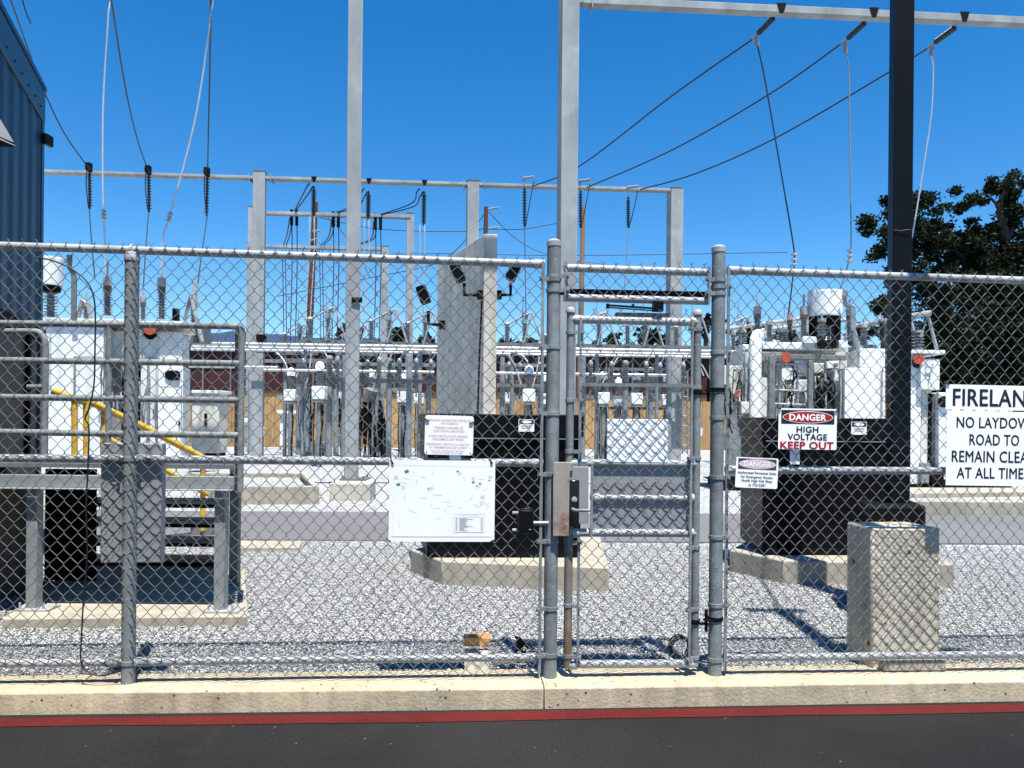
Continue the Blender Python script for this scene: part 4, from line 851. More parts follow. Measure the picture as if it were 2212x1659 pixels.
# strings and twin conductors between the long gantry and those behind
for nm, u, v0, v1, lo_ in (('left', 678, 401, 470, (632, 640)), ('middle', 796, 412, 476, (812, 467)), ('right', 916, 412, 488, (812, 467))):
    d = dl_(u, 24.2); string(P(u, v0, d), P(u - 1, v1, d), 14, f'long dark insulator string in the middle bay of the long gantry, {nm} one', .085, .04)
    ue, vE = {'left': (632, 457), 'middle': (722, 461), 'right': (813, 466)}[nm]
    for off in (0, 7):
        wire_([P(u - 9 + off * .9, v0 - 5 + off, d), P(u - 16 + off * .9, v0 + 4 + off * 1.5, d + .1), P(u - 28 + off * .5, v0 + 28 + off, d + 1.6), P(ue + 4 + off * .3, vE - 1, 28.4)], .022, f'{"front" if off else "back"} twin jumper running from the {nm} middle string to the second gantry', 'jumper', 'line', 'jumper loops', 'jumper')
    for off in (-5, 5):
        wire_([P(u - 4 + off, v1 + 2, d), P(u - 4 + off, v1 + 70, d - .4), P(u - 10 + off, v1 + 170, d - 1), P(u - 12 + off * .8, 690, d - 1.5)], .017, f'{"left" if off < 0 else "right"} wire of the pair hanging under the {nm} middle string', 'dropper', 'steel_blue', 'droppers to the switchgear', 'dropper')
        wire_([P(u - 4 + off, v1 - 2, d - .05), P(u - 4 + off, v1 + 52, d - .06)], .024, f'{"left" if off < 0 else "right"} pale sleeve under the {nm} middle string', 'sleeve', 'line_bright', 'pale conductor sleeves', 'conductor_sleeve')
    for k, off in enumerate((-2, 9)):
        wire_([P(ue + off, vE + 8, 28.3), P(ue + off + 1, vE + 110, 28.2), P(ue + off - 3, 736, 28)], .02, f'{"left" if k == 0 else "right"} wire of the pair dropping from the second gantry at its {nm} point', 'dropper', 'line', 'droppers to the switchgear', 'dropper')
        mb = MB(); mb.tube([P(ue + off, vE - 4, 28.2), P(ue + off, vE + 30, 28.2)], .06, 8); one(mb, 'line_clamp', 'black_matte', f'{"left" if k == 0 else "right"} dark clamp on the second gantry at its {nm} point', 'clamp', 'dead end clamps')
    u4 = {'left': 610, 'middle': 690, 'right': 760}[nm]
    for off in (0, 6):
        wire_([P(ue - 6 + off, vE + 14, 28.6), P(ue - 12 + off, vE + 50, 31), P(u4 + 2 + off, 530, 34.4)], .025, f'{"front" if off else "back"} jumper from the second to the farthest gantry at its {nm} point', 'jumper', 'line', 'jumper loops', 'jumper')
        wire_([P(u4 + off, 540, 34.3), P(u4 + off + 2, 640, 34), P(u4 + off + 3, 735, 33.8)], .02, f'{"right" if off else "left"} wire dropping from the farthest gantry at its {nm} point', 'dropper', 'line', 'droppers to the switchgear', 'dropper')

# ================================================================== LEFT TRANSFORMER
D = 14.0
def parts_boxes(root, lst, dsk=-.3):
    for nm, mat, u0, v0, u1, v1, d, dep, *sk in lst:
        mb = kid(root, nm, mat, .012); mb.pbox(u0, v0, u1, v1, d, dep, sk[0] if sk else dsk); mb.done()
def bushing(root, u, vc0, vc1, v1, wpx, d, sheds=10, top=None, cap='galv', ins='porcelain'):
    c = P(u, vc1, d); t_ = P(u, vc0, d); b_ = P(u, v1, d); r = wpx * d / F / 2
    bs = kid(root, 'bushing', ins); bs.sheds(b_, c, r * .62, r * 1.12, sheds, 14); bo = bs.done()
    k = kid(bo, 'bushing_cap', cap); k.lathe(c + UP * (t_.z - c.z) * .35, UP, [(r * .98, 0), (r * .98, (t_.z - c.z) * .62), (r * .6, (t_.z - c.z) * .66), (.02, (t_.z - c.z) * .68), (.02, (t_.z - c.z) * (1.6 if top is None else top))], 14); k.done()
    k = kid(bo, 'collar', 'brown_collar'); k.lathe(c, UP, [(r * .9, 0), (r * .9, (t_.z - c.z) * .35)], 14); k.done()
def drum(root, u0, v0, u1, v1, vs, vi, d, feet=True):
    c = P((u0 + u1) / 2, v1, d + .4); r = (u1 - u0) * d / F / 2; H = P((u0 + u1) / 2, v0, d).z - P((u0 + u1) / 2, v1, d).z; zb_ = P((u0 + u1) / 2, v1, d).z; c.z = zb_
    ar = kid(root, 'tank', 'gear_white'); ar.lathe(c, UP, [(r * .985, 0), (r, .01)] + [(r * (1 + .004 * (i % 2)), .01 + (H - .03) * i / 20) for i in range(1, 21)] + [(r * .97, H - .01), (r * .3, H)], 28); ao = ar.done()
    k = kid(ao, 'flange', 'gear_white'); k.lathe(c + UP * (H * .9), UP, [(r, 0), (r * 1.04, .005), (r * 1.04, H * .1), (r * .98, H * .105)], 8, False); k.done()
    z2 = P((u0 + u1) / 2, vs, d).z; k = kid(root, 'skirt', 'black_matte'); k.lathe(c - UP * (zb_ - z2), UP, [(r * .8, 0), (r * .9, (zb_ - z2))], 20); k.done()
    z3 = P((u0 + u1) / 2, vi, d).z; k = kid(root, 'support_insulator', 'porcelain'); k.sheds((c.x, c.y, z3), (c.x, c.y, z2), r * .32, r * .62, 8); k.done()
lt = T('power_transformer', 'white cabinet transformer at the left with two ribbed bushings and a drum on top', 'transformer', G(250, 1052, .0), 'transformers')
parts_boxes(lt, [('cabinet', 'gear_white', 87, 704, 220, 1010, D, 1.6), ('top_plate', 'gear_cream', 84, 688, 272, 699, D - .05, 1.9), ('upper_box', 'gear_cream', 224, 716, 305, 775, D + .25, 1.0), ('upper_box', 'gear_white', 290, 718, 392, 776, D + .12, 1.0),
    ('control_cabinet', 'gear_white', 304, 776, 339, 1000, D + .05, 1.0), ('control_cabinet', 'gear_white', 342, 790, 394, 1000, D - .12, 1.0), ('radiator', 'gear_shade', 228, 776, 262, 1000, D + .5, 1.0), ('drain_tank', 'black_matte', 262, 800, 302, 1000, D + .55, .6), ('top_plate', 'gear_cream', 282, 694, 398, 704, D - .05, 1.6),
    ('side_conduit', 'gear_shade', 316, 776, 322, 995, D - .1, .05)])
for u0_, v0_, u1_, v1_, dd_ in ((90, 770, 158, 990, D - .004), (162, 770, 217, 990, D - .004), (345, 835, 391, 985, D - .124), (307, 782, 336, 985, D + .046)):
    dg_ = kid(lt, 'door_gap', 'gear_shade')
    for a_, b_, c_, e_ in ((u0_, v0_, u1_, v0_ + .9), (u0_, v1_, u1_, v1_ + .9), (u0_, v0_, u0_ + .8, v1_), (u1_, v0_, u1_ + .8, v1_)): dg_.pbox(a_, b_, c_, e_, dd_, .02)
    dg_.done()
    hd_ = kid(lt, 'door_handle', 'black_matte'); hd_.pbox(u1_ - 6, (v0_ + v1_) / 2, u1_ - 3.5, (v0_ + v1_) / 2 + 9, dd_ - .03, .04); hd_.done()
seam = kid(lt, 'seam', 'gear_shade'); seam.pbox(159.5, 770, 160.8, 985, D - .012, .012); seam.done()
mb = kid(lt, 'window', 'black'); c = P(372, 811, D - .15); 
mb.prism([c + V((.14 * math.copysign(abs(math.cos(a)) ** .6, math.cos(a)), 0, .095 * math.copysign(abs(math.sin(a)) ** .6, math.sin(a)))) for a in [i * math.pi / 12 for i in range(24)]], (0, .03, 0)); mb.done()
mb = kid(lt, 'warning_disc', 'orange_red'); c = P(325, 710, D - .08); mb.lathe(c, (0, -1, 0), [(.118, 0), (.118, .03)], 20, False); mb.done()
mb = kid(lt, 'gasket', 'black_matte'); c = P(325, 719, D - .02); mb.lathe(c, (0, -1, 0), [(.13, 0), (.13, .03)], 20, False); mb.done()
drum(lt, 86, 547, 134, 610, 623, 679, D)
bushing(lt, 232, 597, 629, 682, 19, D + .3); bushing(lt, 349, 600, 631, 690, 18, D + .3); bushing(lt, 309, 640, 662, 690, 13, D + .8, 5); bushing(lt, 186, 650, 668, 690, 14, D + .9, 4)
mb = kid(lt, 'busbar_strap', 'steel_grey'); q = lambda u, v_, d=D: P(u, v_, d); mb.pbox(144, 550, 155, 569, D - .1, .02); mb.tube([q(149, 566), q(151, 580), q(158, 590), q(159, 600)], .045, 6); mb.pbox(153.5, 596, 164, 690, D - .12, .03); mb.done()
mb = kid(lt, 'busbar_strap', 'galv'); mb.tube([q(168, 690), q(178, 648), q(190, 655), q(196, 688)], .04, 8); mb.done()
mb = kid(lt, 'relief_vent', 'black'); mb.pbox(372, 666, 382, 692, D, .12); mb.done()
pp = kid(lt, 'piping', 'gear_shade'); rs_ = random.Random(5)
for i in range(16):
    u = rs_.uniform(228, 345); v0 = rs_.uniform(720, 860); pp.tube([q(u, v0, D + .02), q(u + rs_.uniform(-9, 9), v0 + rs_.uniform(15, 60), D - .1), q(u + rs_.uniform(-20, 20), v0 + rs_.uniform(40, 100), D + .02)], .016, 6)
pp.done()
pp = kid(lt, 'bolt_row', 'gear_shade')
for u in (259, 305, 341, 393):
    for k in range(9): pp.pbox(u - .8, 725 + k * 6.2, u + .8, 726.6 + k * 6.2, D - .02, .05)
pp.done()
# A frame with small bushing right of it
af = T('switch_stand', 'slanting metal A frame with an upright rod right of the left transformer', 'switch stand', P(425, 740, 17)); D2 = 17
mb = kid(af, 'frame', 'galv'); q = lambda u, v_, d=D2: P(u, v_, d)
mb.tube([q(399, 692), q(412, 638), q(436, 738)], .05, 8); mb.tube([q(405, 745), q(428, 690)], .04, 8); mb.done()
bushing(af, 418, 640, 668, 700, 14, D2 + .3, 6); mb = kid(af, 'rod', 'galv'); mb.tube([q(420, 592), q(421, 650)], .022, 6); mb.tube([q(426, 612), q(427, 660)], .018, 6); mb.done()
bx = kid(af, 'base', 'steel_grey'); bx.pbox(396, 700, 440, 740, D2 + .1, .4); bx.done()
# small white cabinet
sw = T('control_cabinet', 'small free standing white cabinet between the left transformer and the timber fence', 'cabinet', G(443, 980))
mb = kid(sw, 'case', 'gear_cream', .015); mb.pbox(415, 848, 471, 979, 15.2, .5); mb.done()
mb = kid(sw, 'roof', 'gear_white', .01); mb.pbox(411, 843, 474, 850, 15.12, .66); mb.done()
mb = kid(sw, 'handle', 'black'); mb.pbox(441, 893, 446, 904, 15.16, .05); mb.pbox(441, 909, 446, 922, 15.16, .05); mb.done()
mb = kid(sw, 'base', 'black_matte'); mb.pbox(418, 979, 470, 1008, 15.25, .4); mb.done()
# ================================================================== RIGHT TRANSFORMER
D = 14.6; q = lambda u, v_, d=D: P(u, v_, d)
rt = T('power_transformer', 'white transformer at the right crowded with boxes, pipes and a tall white drum on top', 'transformer', G(1760, 1060), 'transformers')
parts_boxes(rt, [('tank_body', 'gear_cream', 1600, 752, 1832, 1040, D + 1.0, 1.8), ('top_plate', 'gear_white', 1645, 740, 1832, 755, D + .3, 2.2), ('cross_beam', 'steel_grey', 1665, 766, 1832, 777, D - .15, .12), ('upright', 'steel_grey', 1662, 768, 1674, 1020, D - .2, .15), ('upright', 'steel_grey', 1746, 778, 1756, 1000, D - .15, .12),
    ('panel_cabinet', 'gear_white', 1823, 795, 1913, 1040, D - .1, 1.1, .145), ('panel_cabinet', 'gear_white', 1856, 753, 1913, 794, D + .0, 1.0, .2), ('junction_box', 'gear_white', 1700, 820, 1746, 878, D + .3, .5), ('junction_box', 'gear_cream', 1560, 790, 1604, 895, D + .2, .9), ('junction_box', 'gear_white', 1688, 790, 1712, 1010, D + .4, .5),
    ('junction_box', 'gear_white', 1716, 778, 1746, 812, D + .55, .4), ('junction_box', 'gear_cream', 1676, 780, 1690, 1010, D + .5, .5), ('radiator', 'gear_shade', 1757, 870, 1800, 1020, D + .6, .4), ('top_box', 'gear_white', 1735, 727, 1766, 742, D + .25, .6), ('top_box', 'black_matte', 1770, 735, 1808, 752, D + .15, .5), ('top_box', 'gear_white', 1812, 735, 1832, 752, D + .15, .4), ('terminal_box', 'gear_cream', 1601, 868, 1618, 893, D - .1, .3), ('cooling_fin', 'gear_shade', 1636, 760, 1690, 780, D + .2, .6),
    ('terminal_box', 'gear_white', 1640, 815, 1662, 1000, D + .3, .4)], .1)
mb = kid(rt, 'main_pipe', 'gear_white'); zb_ = q(1632, 1015).z; mb.tube([q(1632, 1015), q(1632, 745), q(1633, 732, D + .06), q(1636, 724, D + .3), q(1642, 721, D + .9)], .116, 18); mb.done()
drum(rt, 1745, 622, 1818, 679, 698, 738, D)
for u in (1757, 1806):
    mb = kid(rt, 'drum_leg', 'black_matte'); mb.tube([q(u, 678, D + .4), q(u, 738, D + .4)], .09, 10); mb.done()
bushing(rt, 1636, 662, 688, 728, 17, D + .5); bushing(rt, 1736, 662, 690, 738, 17, D + .4); bushing(rt, 1706, 676, 700, 738, 13, D + .8, 7, ins='porcelain_dark'); bushing(rt, 1775, 688, 700, 726, 18, D - .2, 4); bushing(rt, 1691, 712, 722, 741, 24, D + .7, 4); bushing(rt, 1835, 668, 690, 736, 15, D + .5); bushing(rt, 1905, 690, 698, 735, 16, D + .8, 8, ins='porcelain_dark')
mb = kid(rt, 'busbar_strap', 'steel_blue'); mb.pbox(1822, 627, 1832, 640, D - .1, .03); mb.tube([q(1824, 636), q(1826, 652), q(1834, 661), q(1845, 665)], .05, 6); mb.pbox(1838, 664, 1849, 715, D - .12, .03); mb.tube([q(1843, 712), q(1846, 735), q(1852, 755)], .05, 6); mb.done()
bushing(rt, 1662, 694, 706, 740, 15, D + 1.0, 7); bushing(rt, 1800, 690, 702, 738, 14, D + .7, 7, ins='porcelain_dark'); bushing(rt, 1866, 700, 712, 752, 15, D + .9, 7); bushing(rt, 1606, 712, 722, 752, 13, D + 1.2, 6); bushing(rt, 1584, 718, 728, 756, 12, D + 1.6, 5)
rq = random.Random(21); parts_boxes(rt, [('top_box', rq.choice(('gear_white', 'gear_cream', 'gear_shade')), u_, 756 - h_, u_ + w_, 757, D + .5 + rq.random(), .4) for u_, w_, h_ in ((1604, 14, 12), (1622, 10, 8), (1650, 18, 17), (1672, 12, 22), (1688, 16, 19), (1712, 10, 26), (1724, 12, 20), (1772, 10, 26), (1790, 14, 22), (1818, 12, 17), (1846, 20, 9), (1878, 16, 12))], .1)
parts_boxes(rt, [('terminal_box', rq.choice(('gear_white', 'gear_cream')), u_, v_, u_ + w_, v_ + h_, D + .1 + .3 * rq.random(), .5) for u_, v_, w_, h_ in ((1606, 800, 11, 30), (1622, 780, 8, 16), (1650, 780, 10, 26), (1678, 830, 14, 40), (1694, 884, 30, 30), (1728, 884, 16, 60), (1758, 784, 22, 22), (1786, 780, 30, 16), (1760, 812, 12, 30), (1776, 816, 16, 24), (1800, 800, 16, 44), (1758, 850, 10, 40), (1565, 840, 14, 26), (1584, 900, 16, 70))], .1)
mb = kid(rt, 'conduit', 'galv')
for u_, v_, w_ in ((1610, 764, 0), (1658, 790, 0), (1682, 790, 0), (1722, 790, 0), (1752, 800, 0), (1782, 800, 0), (1815, 800, 0)): mb.tube([q(u_, v_, D - .02), q(u_ + 2, v_ + 50, D - .04), q(u_, v_ + 120, D)], .022, 6)
for v_ in (785, 842, 872): mb.tube([q(1668, v_, D - .05), q(1745, v_ + 3, D - .05)], .02, 6)
mb.done()
mb = kid(rt, 'warning_disc', 'orange_red'); mb.lathe(q(1698, 772, D - .17), (0, -1, 0), [(.10, 0), (.10, .03)], 20, False); mb.done()
mb = kid(rt, 'valve_wheel', 'orange_red'); mb.ring(q(1594, 850, D - .1), (0, -1, 0), .055, .018); mb.done()
mb = kid(rt, 'conduit', 'galv'); mb.tube(smooth([q(1602, 900), q(1602, 830), q(1605, 800), q(1596, 792), q(1590, 820)], 3), .02, 6); mb.tube(smooth([q(1640, 770), q(1643, 840), q(1640, 900)], 3), .025, 6); mb.done()
rs_ = random.Random(11)
for i in range(34):
    u = rs_.choice([rs_.uniform(1575, 1600), rs_.uniform(1672, 1745), rs_.uniform(1755, 1800), rs_.uniform(1755, 1800)]); v0 = rs_.uniform(782, 860); a_ = rs_.uniform(-14, 14)
    pp = kid(rt, 'cable', 'black_matte'); pp.tube(smooth([q(u, v0, D + .2), q(u + a_, v0 + rs_.uniform(8, 25), D - .05), q(u + a_ * .5, v0 + rs_.uniform(30, 60), D), q(u - a_ * .6, v0 + rs_.uniform(55, 90), D + .2)], 3), rs_.uniform(.010, .022), 5); pp.done()
for i in range(40):
    u = rs_.choice([rs_.uniform(1563, 1604), rs_.uniform(1672, 1744), rs_.uniform(1757, 1820)]); v0 = rs_.uniform(782, 890); s_ = rs_.uniform(2, 7)
    pp = kid(rt, 'fitting', 'gear_shade'); pp.pbox(u, v0, u + s_, v0 + s_ * rs_.uniform(.5, 2), D + rs_.uniform(0, .25), .3); pp.done()
mb = kid(rt, 'seam', 'gear_shade'); mb.pbox(1904.5, 798, 1906, 1000, D - .112, .012); mb.done()
mb = kid(rt, 'base_rail', 'black_matte'); mb.pbox(1560, 1040, 1915, 1058, D + .2, 1.2); mb.done()
for k, (u0, v0, u1, v1) in enumerate(((1548, 714, 1738, 687), (1640, 714, 1838, 690), (1835, 706, 1965, 684))):
    mb = MB(); mb.tube([P(u0, v0, 18), P(u1, v1, 17.4)], .05, 8); mb.lathe(P(u1, v1, 17.4) - UP * .06, UP, [(.07, 0), (.07, .12)], 10); mb.tube([P(u1, v1, 17.4), P(u1 - 16, 752, 17.4)], .035, 6); mb.tube([P(u1, v1, 17.4), P(u1 + 20, 752, 17.4)], .035, 6)
    one(mb, 'pipe_switch', 'galv', ('slanting pipe arm on an A frame left of the white drum', 'slanting pipe arm on an A frame passing behind the white drum', 'slanting pipe arm on an A frame behind the lamp post')[k], 'pipe switch', 'slanting pipe switches')
# breaker at the far right
br = T('circuit_breaker', 'white circuit breaker cabinet with orange red disc, partly behind the fire lane sign', 'circuit breaker', G(2010, 1056)); D = 14.9; q = lambda u, v_, d=D: P(u, v_, d)
parts_boxes(br, [('cabinet', 'gear_white', 1967, 764, 1990, 1050, D, 1.0), ('cabinet', 'gear_cream', 1989, 840, 2012, 1050, D + .08, 1.0), ('door_panel', 'gear_white', 1988, 775, 2031, 842, D - .1, .9), ('top_plate', 'gear_white', 1964, 756, 2044, 764, D - .15, 1.3), ('side_plate', 'gear_shade', 2013, 850, 2027, 1040, D + .1, .3), ('mechanism_box', 'gear_white', 2027, 848, 2075, 1010, D - .05, .8),
    ('mechanism_box', 'gear_white', 2075, 848, 2190, 1000, D + .3, 1.0), ('ground_box', 'gear_shade', 1990, 1000, 2008, 1044, D - .1, .3), ('skid', 'black_matte', 1960, 1046, 2190, 1058, D, 1.2), ('cooler', 'black_matte', 2012, 1010, 2040, 1046, D - .1, .5), ('hinge_strip', 'black_matte', 2005, 850, 2013, 1000, D + .06, .2)], .1)
mb = kid(br, 'warning_disc', 'orange_red'); mb.lathe(q(1983, 775, D - .12), (0, -1, 0), [(.105, 0), (.105, .03)], 22, False); mb.done()
mb = kid(br, 'gasket', 'black_matte'); mb.lathe(q(1982, 783, D - .03), (0, -1, 0), [(.115, 0), (.115, .03)], 22, False); mb.done()
mb = kid(br, 'round_window', 'black'); mb.lathe(q(2038, 868, D - .09), (0, -1, 0), [(.115, 0), (.115, .03)], 22, False); mb.done()
mb = kid(br, 'panel_handle', 'gear_shade'); mb.tube([q(2002, 786, D - .13), q(2002, 793, D - .15), q(2015, 793, D - .15), q(2015, 786, D - .13)], .012, 6); mb.tube([q(2008, 812, D - .13), q(2008, 822, D - .13)], .012, 6); mb.pbox(1990, 890, 1995, 900, D + .03, .05); mb.done()
bushing(br, 1983, 714, 722, 756, 23, D + .4, 5)
mb = kid(br, 'arc_horn', 'galv'); mb.tube([q(1990, 727), q(2004, 680), q(2024, 756)], .035, 8); mb.tube([q(1880, 700, D + 1), q(1960, 684, D), q(2010, 676, D - .05)], .055, 8); mb.done()

# ================================================================== BUS TUBES AND SWITCHGEAR
for nm, v_, d, r_ in (('top front', 744.5, 20.5, .048), ('second', 752, 22.0, .042), ('third', 757.5, 23.5, .04)):
    mb = MB(); z_ = P(600, v_, dl_(600, d)).z; a_ = P(412, 800, dl_(412, d)); b_ = P(1610, 800, dl_(1610, d)); mb.tube([(a_.x, a_.y, z_), (b_.x, b_.y, z_)], r_, 10)
    one(mb, 'bus_tube', 'aluminium', f'long bright horizontal bus tube across the yard, {nm} of the upper three', 'bus tube', 'bright tubular bus bars')
for (u0, u1, nm) in ((416, 606, 'left'), (570, 938, 'middle'), (1072, 1440, 'right')):
    mb = MB(); d = 21.5; z_ = P(700, 801, dl_(700, d)).z + (.06 if nm == 'left' else 0); a_ = P(u0, 800, dl_(u0, d)); b_ = P(u1, 800, dl_(u1, d)); mb.tube([(a_.x, a_.y - .25 * (nm == 'left'), z_), (b_.x, b_.y - .25 * (nm == 'left'), z_)], .042, 10)
    one(mb, 'bus_tube', 'aluminium', f'lower horizontal bus tube below the upper three, {nm} length', 'bus tube', 'bright tubular bus bars')
# one of each kind, then copies
def proto_post():
    r = T('bus_support', 'x', 'bus support', V((0, 0, 0)), 'round steel bus supports')
    mb = kid(r, 'column', 'steel_blue'); mb.cyl((0, 0, 0), .085, 2.38, 14); mb.lathe((0, 0, 2.36), UP, [(.13, 0), (.13, .03)], 14, False); mb.done()
    mb = kid(r, 'insulator', 'porcelain'); mb.sheds((0, 0, 2.39), (0, 0, 2.98), .065, .115, 9, 14); mb.done()
    mb = kid(r, 'cap', 'galv'); mb.lathe((0, 0, 2.98), UP, [(.07, 0), (.09, .02), (.09, .08), (.04, .11)], 12); mb.done()
    mb = kid(r, 'footing', 'concrete_pale'); mb.box((0, 0, .0), (.5, .5, .2)); mb.done()
    return r
def proto_ct():
    r = T('current_transformer', 'x', 'current transformer', V((0, 0, 0)), 'current transformers on posts')
    mb = kid(r, 'post', 'steel_blue'); mb.cyl((0, 0, 0), .075, 1.85, 12); mb.done()
    mb = kid(r, 'tank', 'gear_white', .02); mb.box((0, 0, 2.02), (.36, .34, .36)); mb.done()
    mb = kid(r, 'tank_base', 'gear_shade'); mb.box((0, 0, 1.81), (.30, .3, .10)); mb.done()
    mb = kid(r, 'insulator', 'porcelain'); mb.sheds((0, 0, 2.2), (0, 0, 2.62), .075, .115, 8, 14); mb.done()
    mb = kid(r, 'head', 'gear_white'); mb.lathe((0, 0, 2.62), UP, [(.13, 0), (.13, .15), (.09, .22), (.03, .26)], 14); mb.done()
    mb = kid(r, 'conduit', 'black_matte'); mb.tube([(.06, -.1, 1.8), (.12, -.14, 1.2), (.05, -.12, .6), (.08, -.1, .02)], .022, 6); mb.tube([(-.1, -.1, 1.8), (-.13, -.12, 1.0), (-.1, -.1, .02)], .018, 6); mb.done()
    return r
def proto_switch(cut=0):
    r = T('disconnect_switch', 'x', 'disconnect switch', V((0, 0, 0)), 'disconnect switches on the steel decks')
    mb = kid(r, 'base', 'steel_grey'); mb.box((0, 0, .05), (1.5, .16, .10)); mb.box((-.45, 0, .12), (.2, .2, .06)); mb.box((.1, 0, .12), (.2, .2, .06)); mb.done()
    for x, h in ((-.45, .52), (.1, .62)):
        mb = kid(r, 'insulator', 'porcelain'); mb.sheds((x, 0, .15), (x, 0, .15 + h), .055, .10, 9, 12); mb.done()
    mb = kid(r, 'blade', 'galv'); mb.tube([(-.62, 0, .72), (-.4, 0, .76), (.1, -.02, 1.02), (.32, -.02, 1.1)], .032, 8); mb.lathe((-.45, 0, .68), UP, [(.07, 0), (.09, .06), (.05, .12)], 10); mb.done()
    mb = kid(r, 'head', 'steel_blue'); mb.box((.08, 0, .82), (.16, .16, .12)); mb.tube([(.0, 0, .8), (.16, .0, 1.0), (.02, .05, 1.14)], .03, 6); mb.tube([(.02, 0, 1.1), (.05, 0, 1.55)], .012, 6); mb.ring((.1, 0, 1.0), (0, 1, 0), .09, .02, 10, 5); mb.done()
    for x in (.05, .66):
        mb = kid(r, 'strut', 'galv'); mb.tube([(.32, -.05, 1.1), (x, -.08, .08)], .028, 6); mb.done()
    return r
def place(fn, spots, labels):
    p = fn()
    for i, ((x, y, z), lb) in enumerate(zip(spots, labels)):
        if i == 0: p.location = (x, y, z); p['label'] = lb
        else: dup(p, (x, y, z), lb)
    return p
sp = lambda u, d, z=-.02: (P(u, 900, dl_(u, d)).x, dl_(u, d), z)
place(proto_post, [sp(711, 21.2), sp(840, 21.6), sp(1350, 21.4), sp(1195, 22), sp(960, 22.4), sp(1505, 22.0), sp(1085, 22.8), sp(645, 24.5), sp(775, 23.8), sp(1290, 24.5), sp(1405, 24.0)],
      ['bus support left of the near gantry post', 'bus support right of the near gantry post', 'bus support seen through the gate above its white plate', 'bus support seen behind the latch post', 'bus support half hidden by the left edge of the fire wall', 'bus support seen behind the hinge stile of the gate', 'bus support just right of the fire wall end', 'bus support nearest the white T shaped stand', 'bus support close right of the near gantry post, behind the first', 'bus support in the left third of the gate opening', 'bus support in the right third of the gate opening'])
place(proto_ct, [sp(690, 20.6), sp(1142, 20.8), sp(628, 23.5), sp(1303, 23.0), sp(1374, 23.2), sp(800, 23.6), sp(870, 24.4), sp(1440, 24.2), sp(1100, 24), sp(745, 25.5), sp(905, 26), sp(1335, 26.5), sp(1180, 25)],
      ['white tank current transformer left of the near gantry post', 'white tank current transformer above the left black enclosure', 'smaller white tank current transformer beside the timber fence at left', 'current transformer left of the two seen through the gate', 'current transformer right of the two seen through the gate', 'current transformer just right of the near gantry post', 'current transformer second right of the near gantry post', 'current transformer beside the right post of the long gantry', 'current transformer close to the fire wall end', 'small current transformer hidden partly by the near gantry post', 'small current transformer above the yellow bollards', 'small far current transformer over the white gate plate', 'current transformer half hidden by the latch post'])
zd = P(700, 745, 22.6).z
place(proto_switch, [(*sp(700, 22.6)[:2], zd), (*sp(832, 22.8)[:2], zd), (*sp(910, 23.2)[:2], zd), (*sp(1125, 23)[:2], zd), (*sp(1285, 22.6)[:2], zd), (*sp(1385, 22.8)[:2], zd), (*sp(1490, 23)[:2], zd), (*sp(1590, 23)[:2], zd), (*sp(640, 27)[:2], zd), (*sp(770, 27)[:2], zd), (*sp(1690, 24)[:2], zd), (*sp(1780, 25)[:2], zd), (*sp(1205, 26)[:2], zd)],
      ['disconnect switch in front of the red brown wooden pole', 'disconnect switch just right of the near gantry post', 'disconnect switch beside the left edge of the fire wall', 'disconnect switch just right of the fire wall end', 'disconnect switch at the left over the gate', 'disconnect switch in the middle over the gate', 'disconnect switch at the right over the gate', 'disconnect switch right of the hinge post', 'disconnect switch on the farther deck left of the wooden pole', 'disconnect switch on the farther deck behind the near gantry post', 'disconnect switch behind the left bushing of the right transformer', 'disconnect switch behind the white drum of the right transformer', 'disconnect switch behind the latch post'])
def proto_arrester():
    r = T('surge_arrester', 'x', 'surge arrester', V((0, 0, 0)), 'small surge arresters on the crossbeams')
    mb = kid(r, 'bracket', 'steel_grey'); mb.box((0, 0, .03), (.14, .12, .06)); mb.tube([(0, 0, .03), (0, .06, -.5)], .025, 6); mb.done()
    mb = kid(r, 'insulator', 'porcelain'); mb.sheds((0, 0, .06), (0, 0, .46), .05, .085, 7, 12); mb.done()
    mb = kid(r, 'cap', 'galv'); mb.lathe((0, 0, .46), UP, [(.06, 0), (.075, .03), (.05, .12), (.02, .15)], 12); mb.done()
    mb = kid(r, 'lead', 'steel_blue'); mb.tube([(0, 0, .58), (.1, 0, .72), (.2, .05, .95)], .016, 6); mb.done()
    return r
zc_ = P(800, 819, 21).z
ar_ = [(655, 22.0, 'left of the linkage tangle'), (728, 21.0, 'just left of the near gantry post'), (752, 22.5, 'touching the left side of the near gantry post'), (793, 22.2, 'touching the right side of the near gantry post'), (818, 21.0, 'over the tilted breaker head'), (862, 21.4, 'between the round columns right of the near gantry post'), (898, 21.2, 'right of the second round column'), (930, 21.6, 'close to the fire wall left edge'), (1098, 22, 'close to the fire wall right end'), (1122, 22.4, 'over the left black enclosure'), (1165, 22.2, 'beside the latch post'), (1275, 21.2, 'first in the gate opening'), (1320, 21.4, 'second in the gate opening'), (1395, 21.2, 'third in the gate opening'), (1425, 21.6, 'fourth in the gate opening'), (1475, 21.3, 'beside the hinge stile')]
place(proto_arrester, [(*sp(u, d)[:2], zc_ + .01) for u, d, _ in ar_], ['small grey capped surge arrester ' + l for _, _, l in ar_])
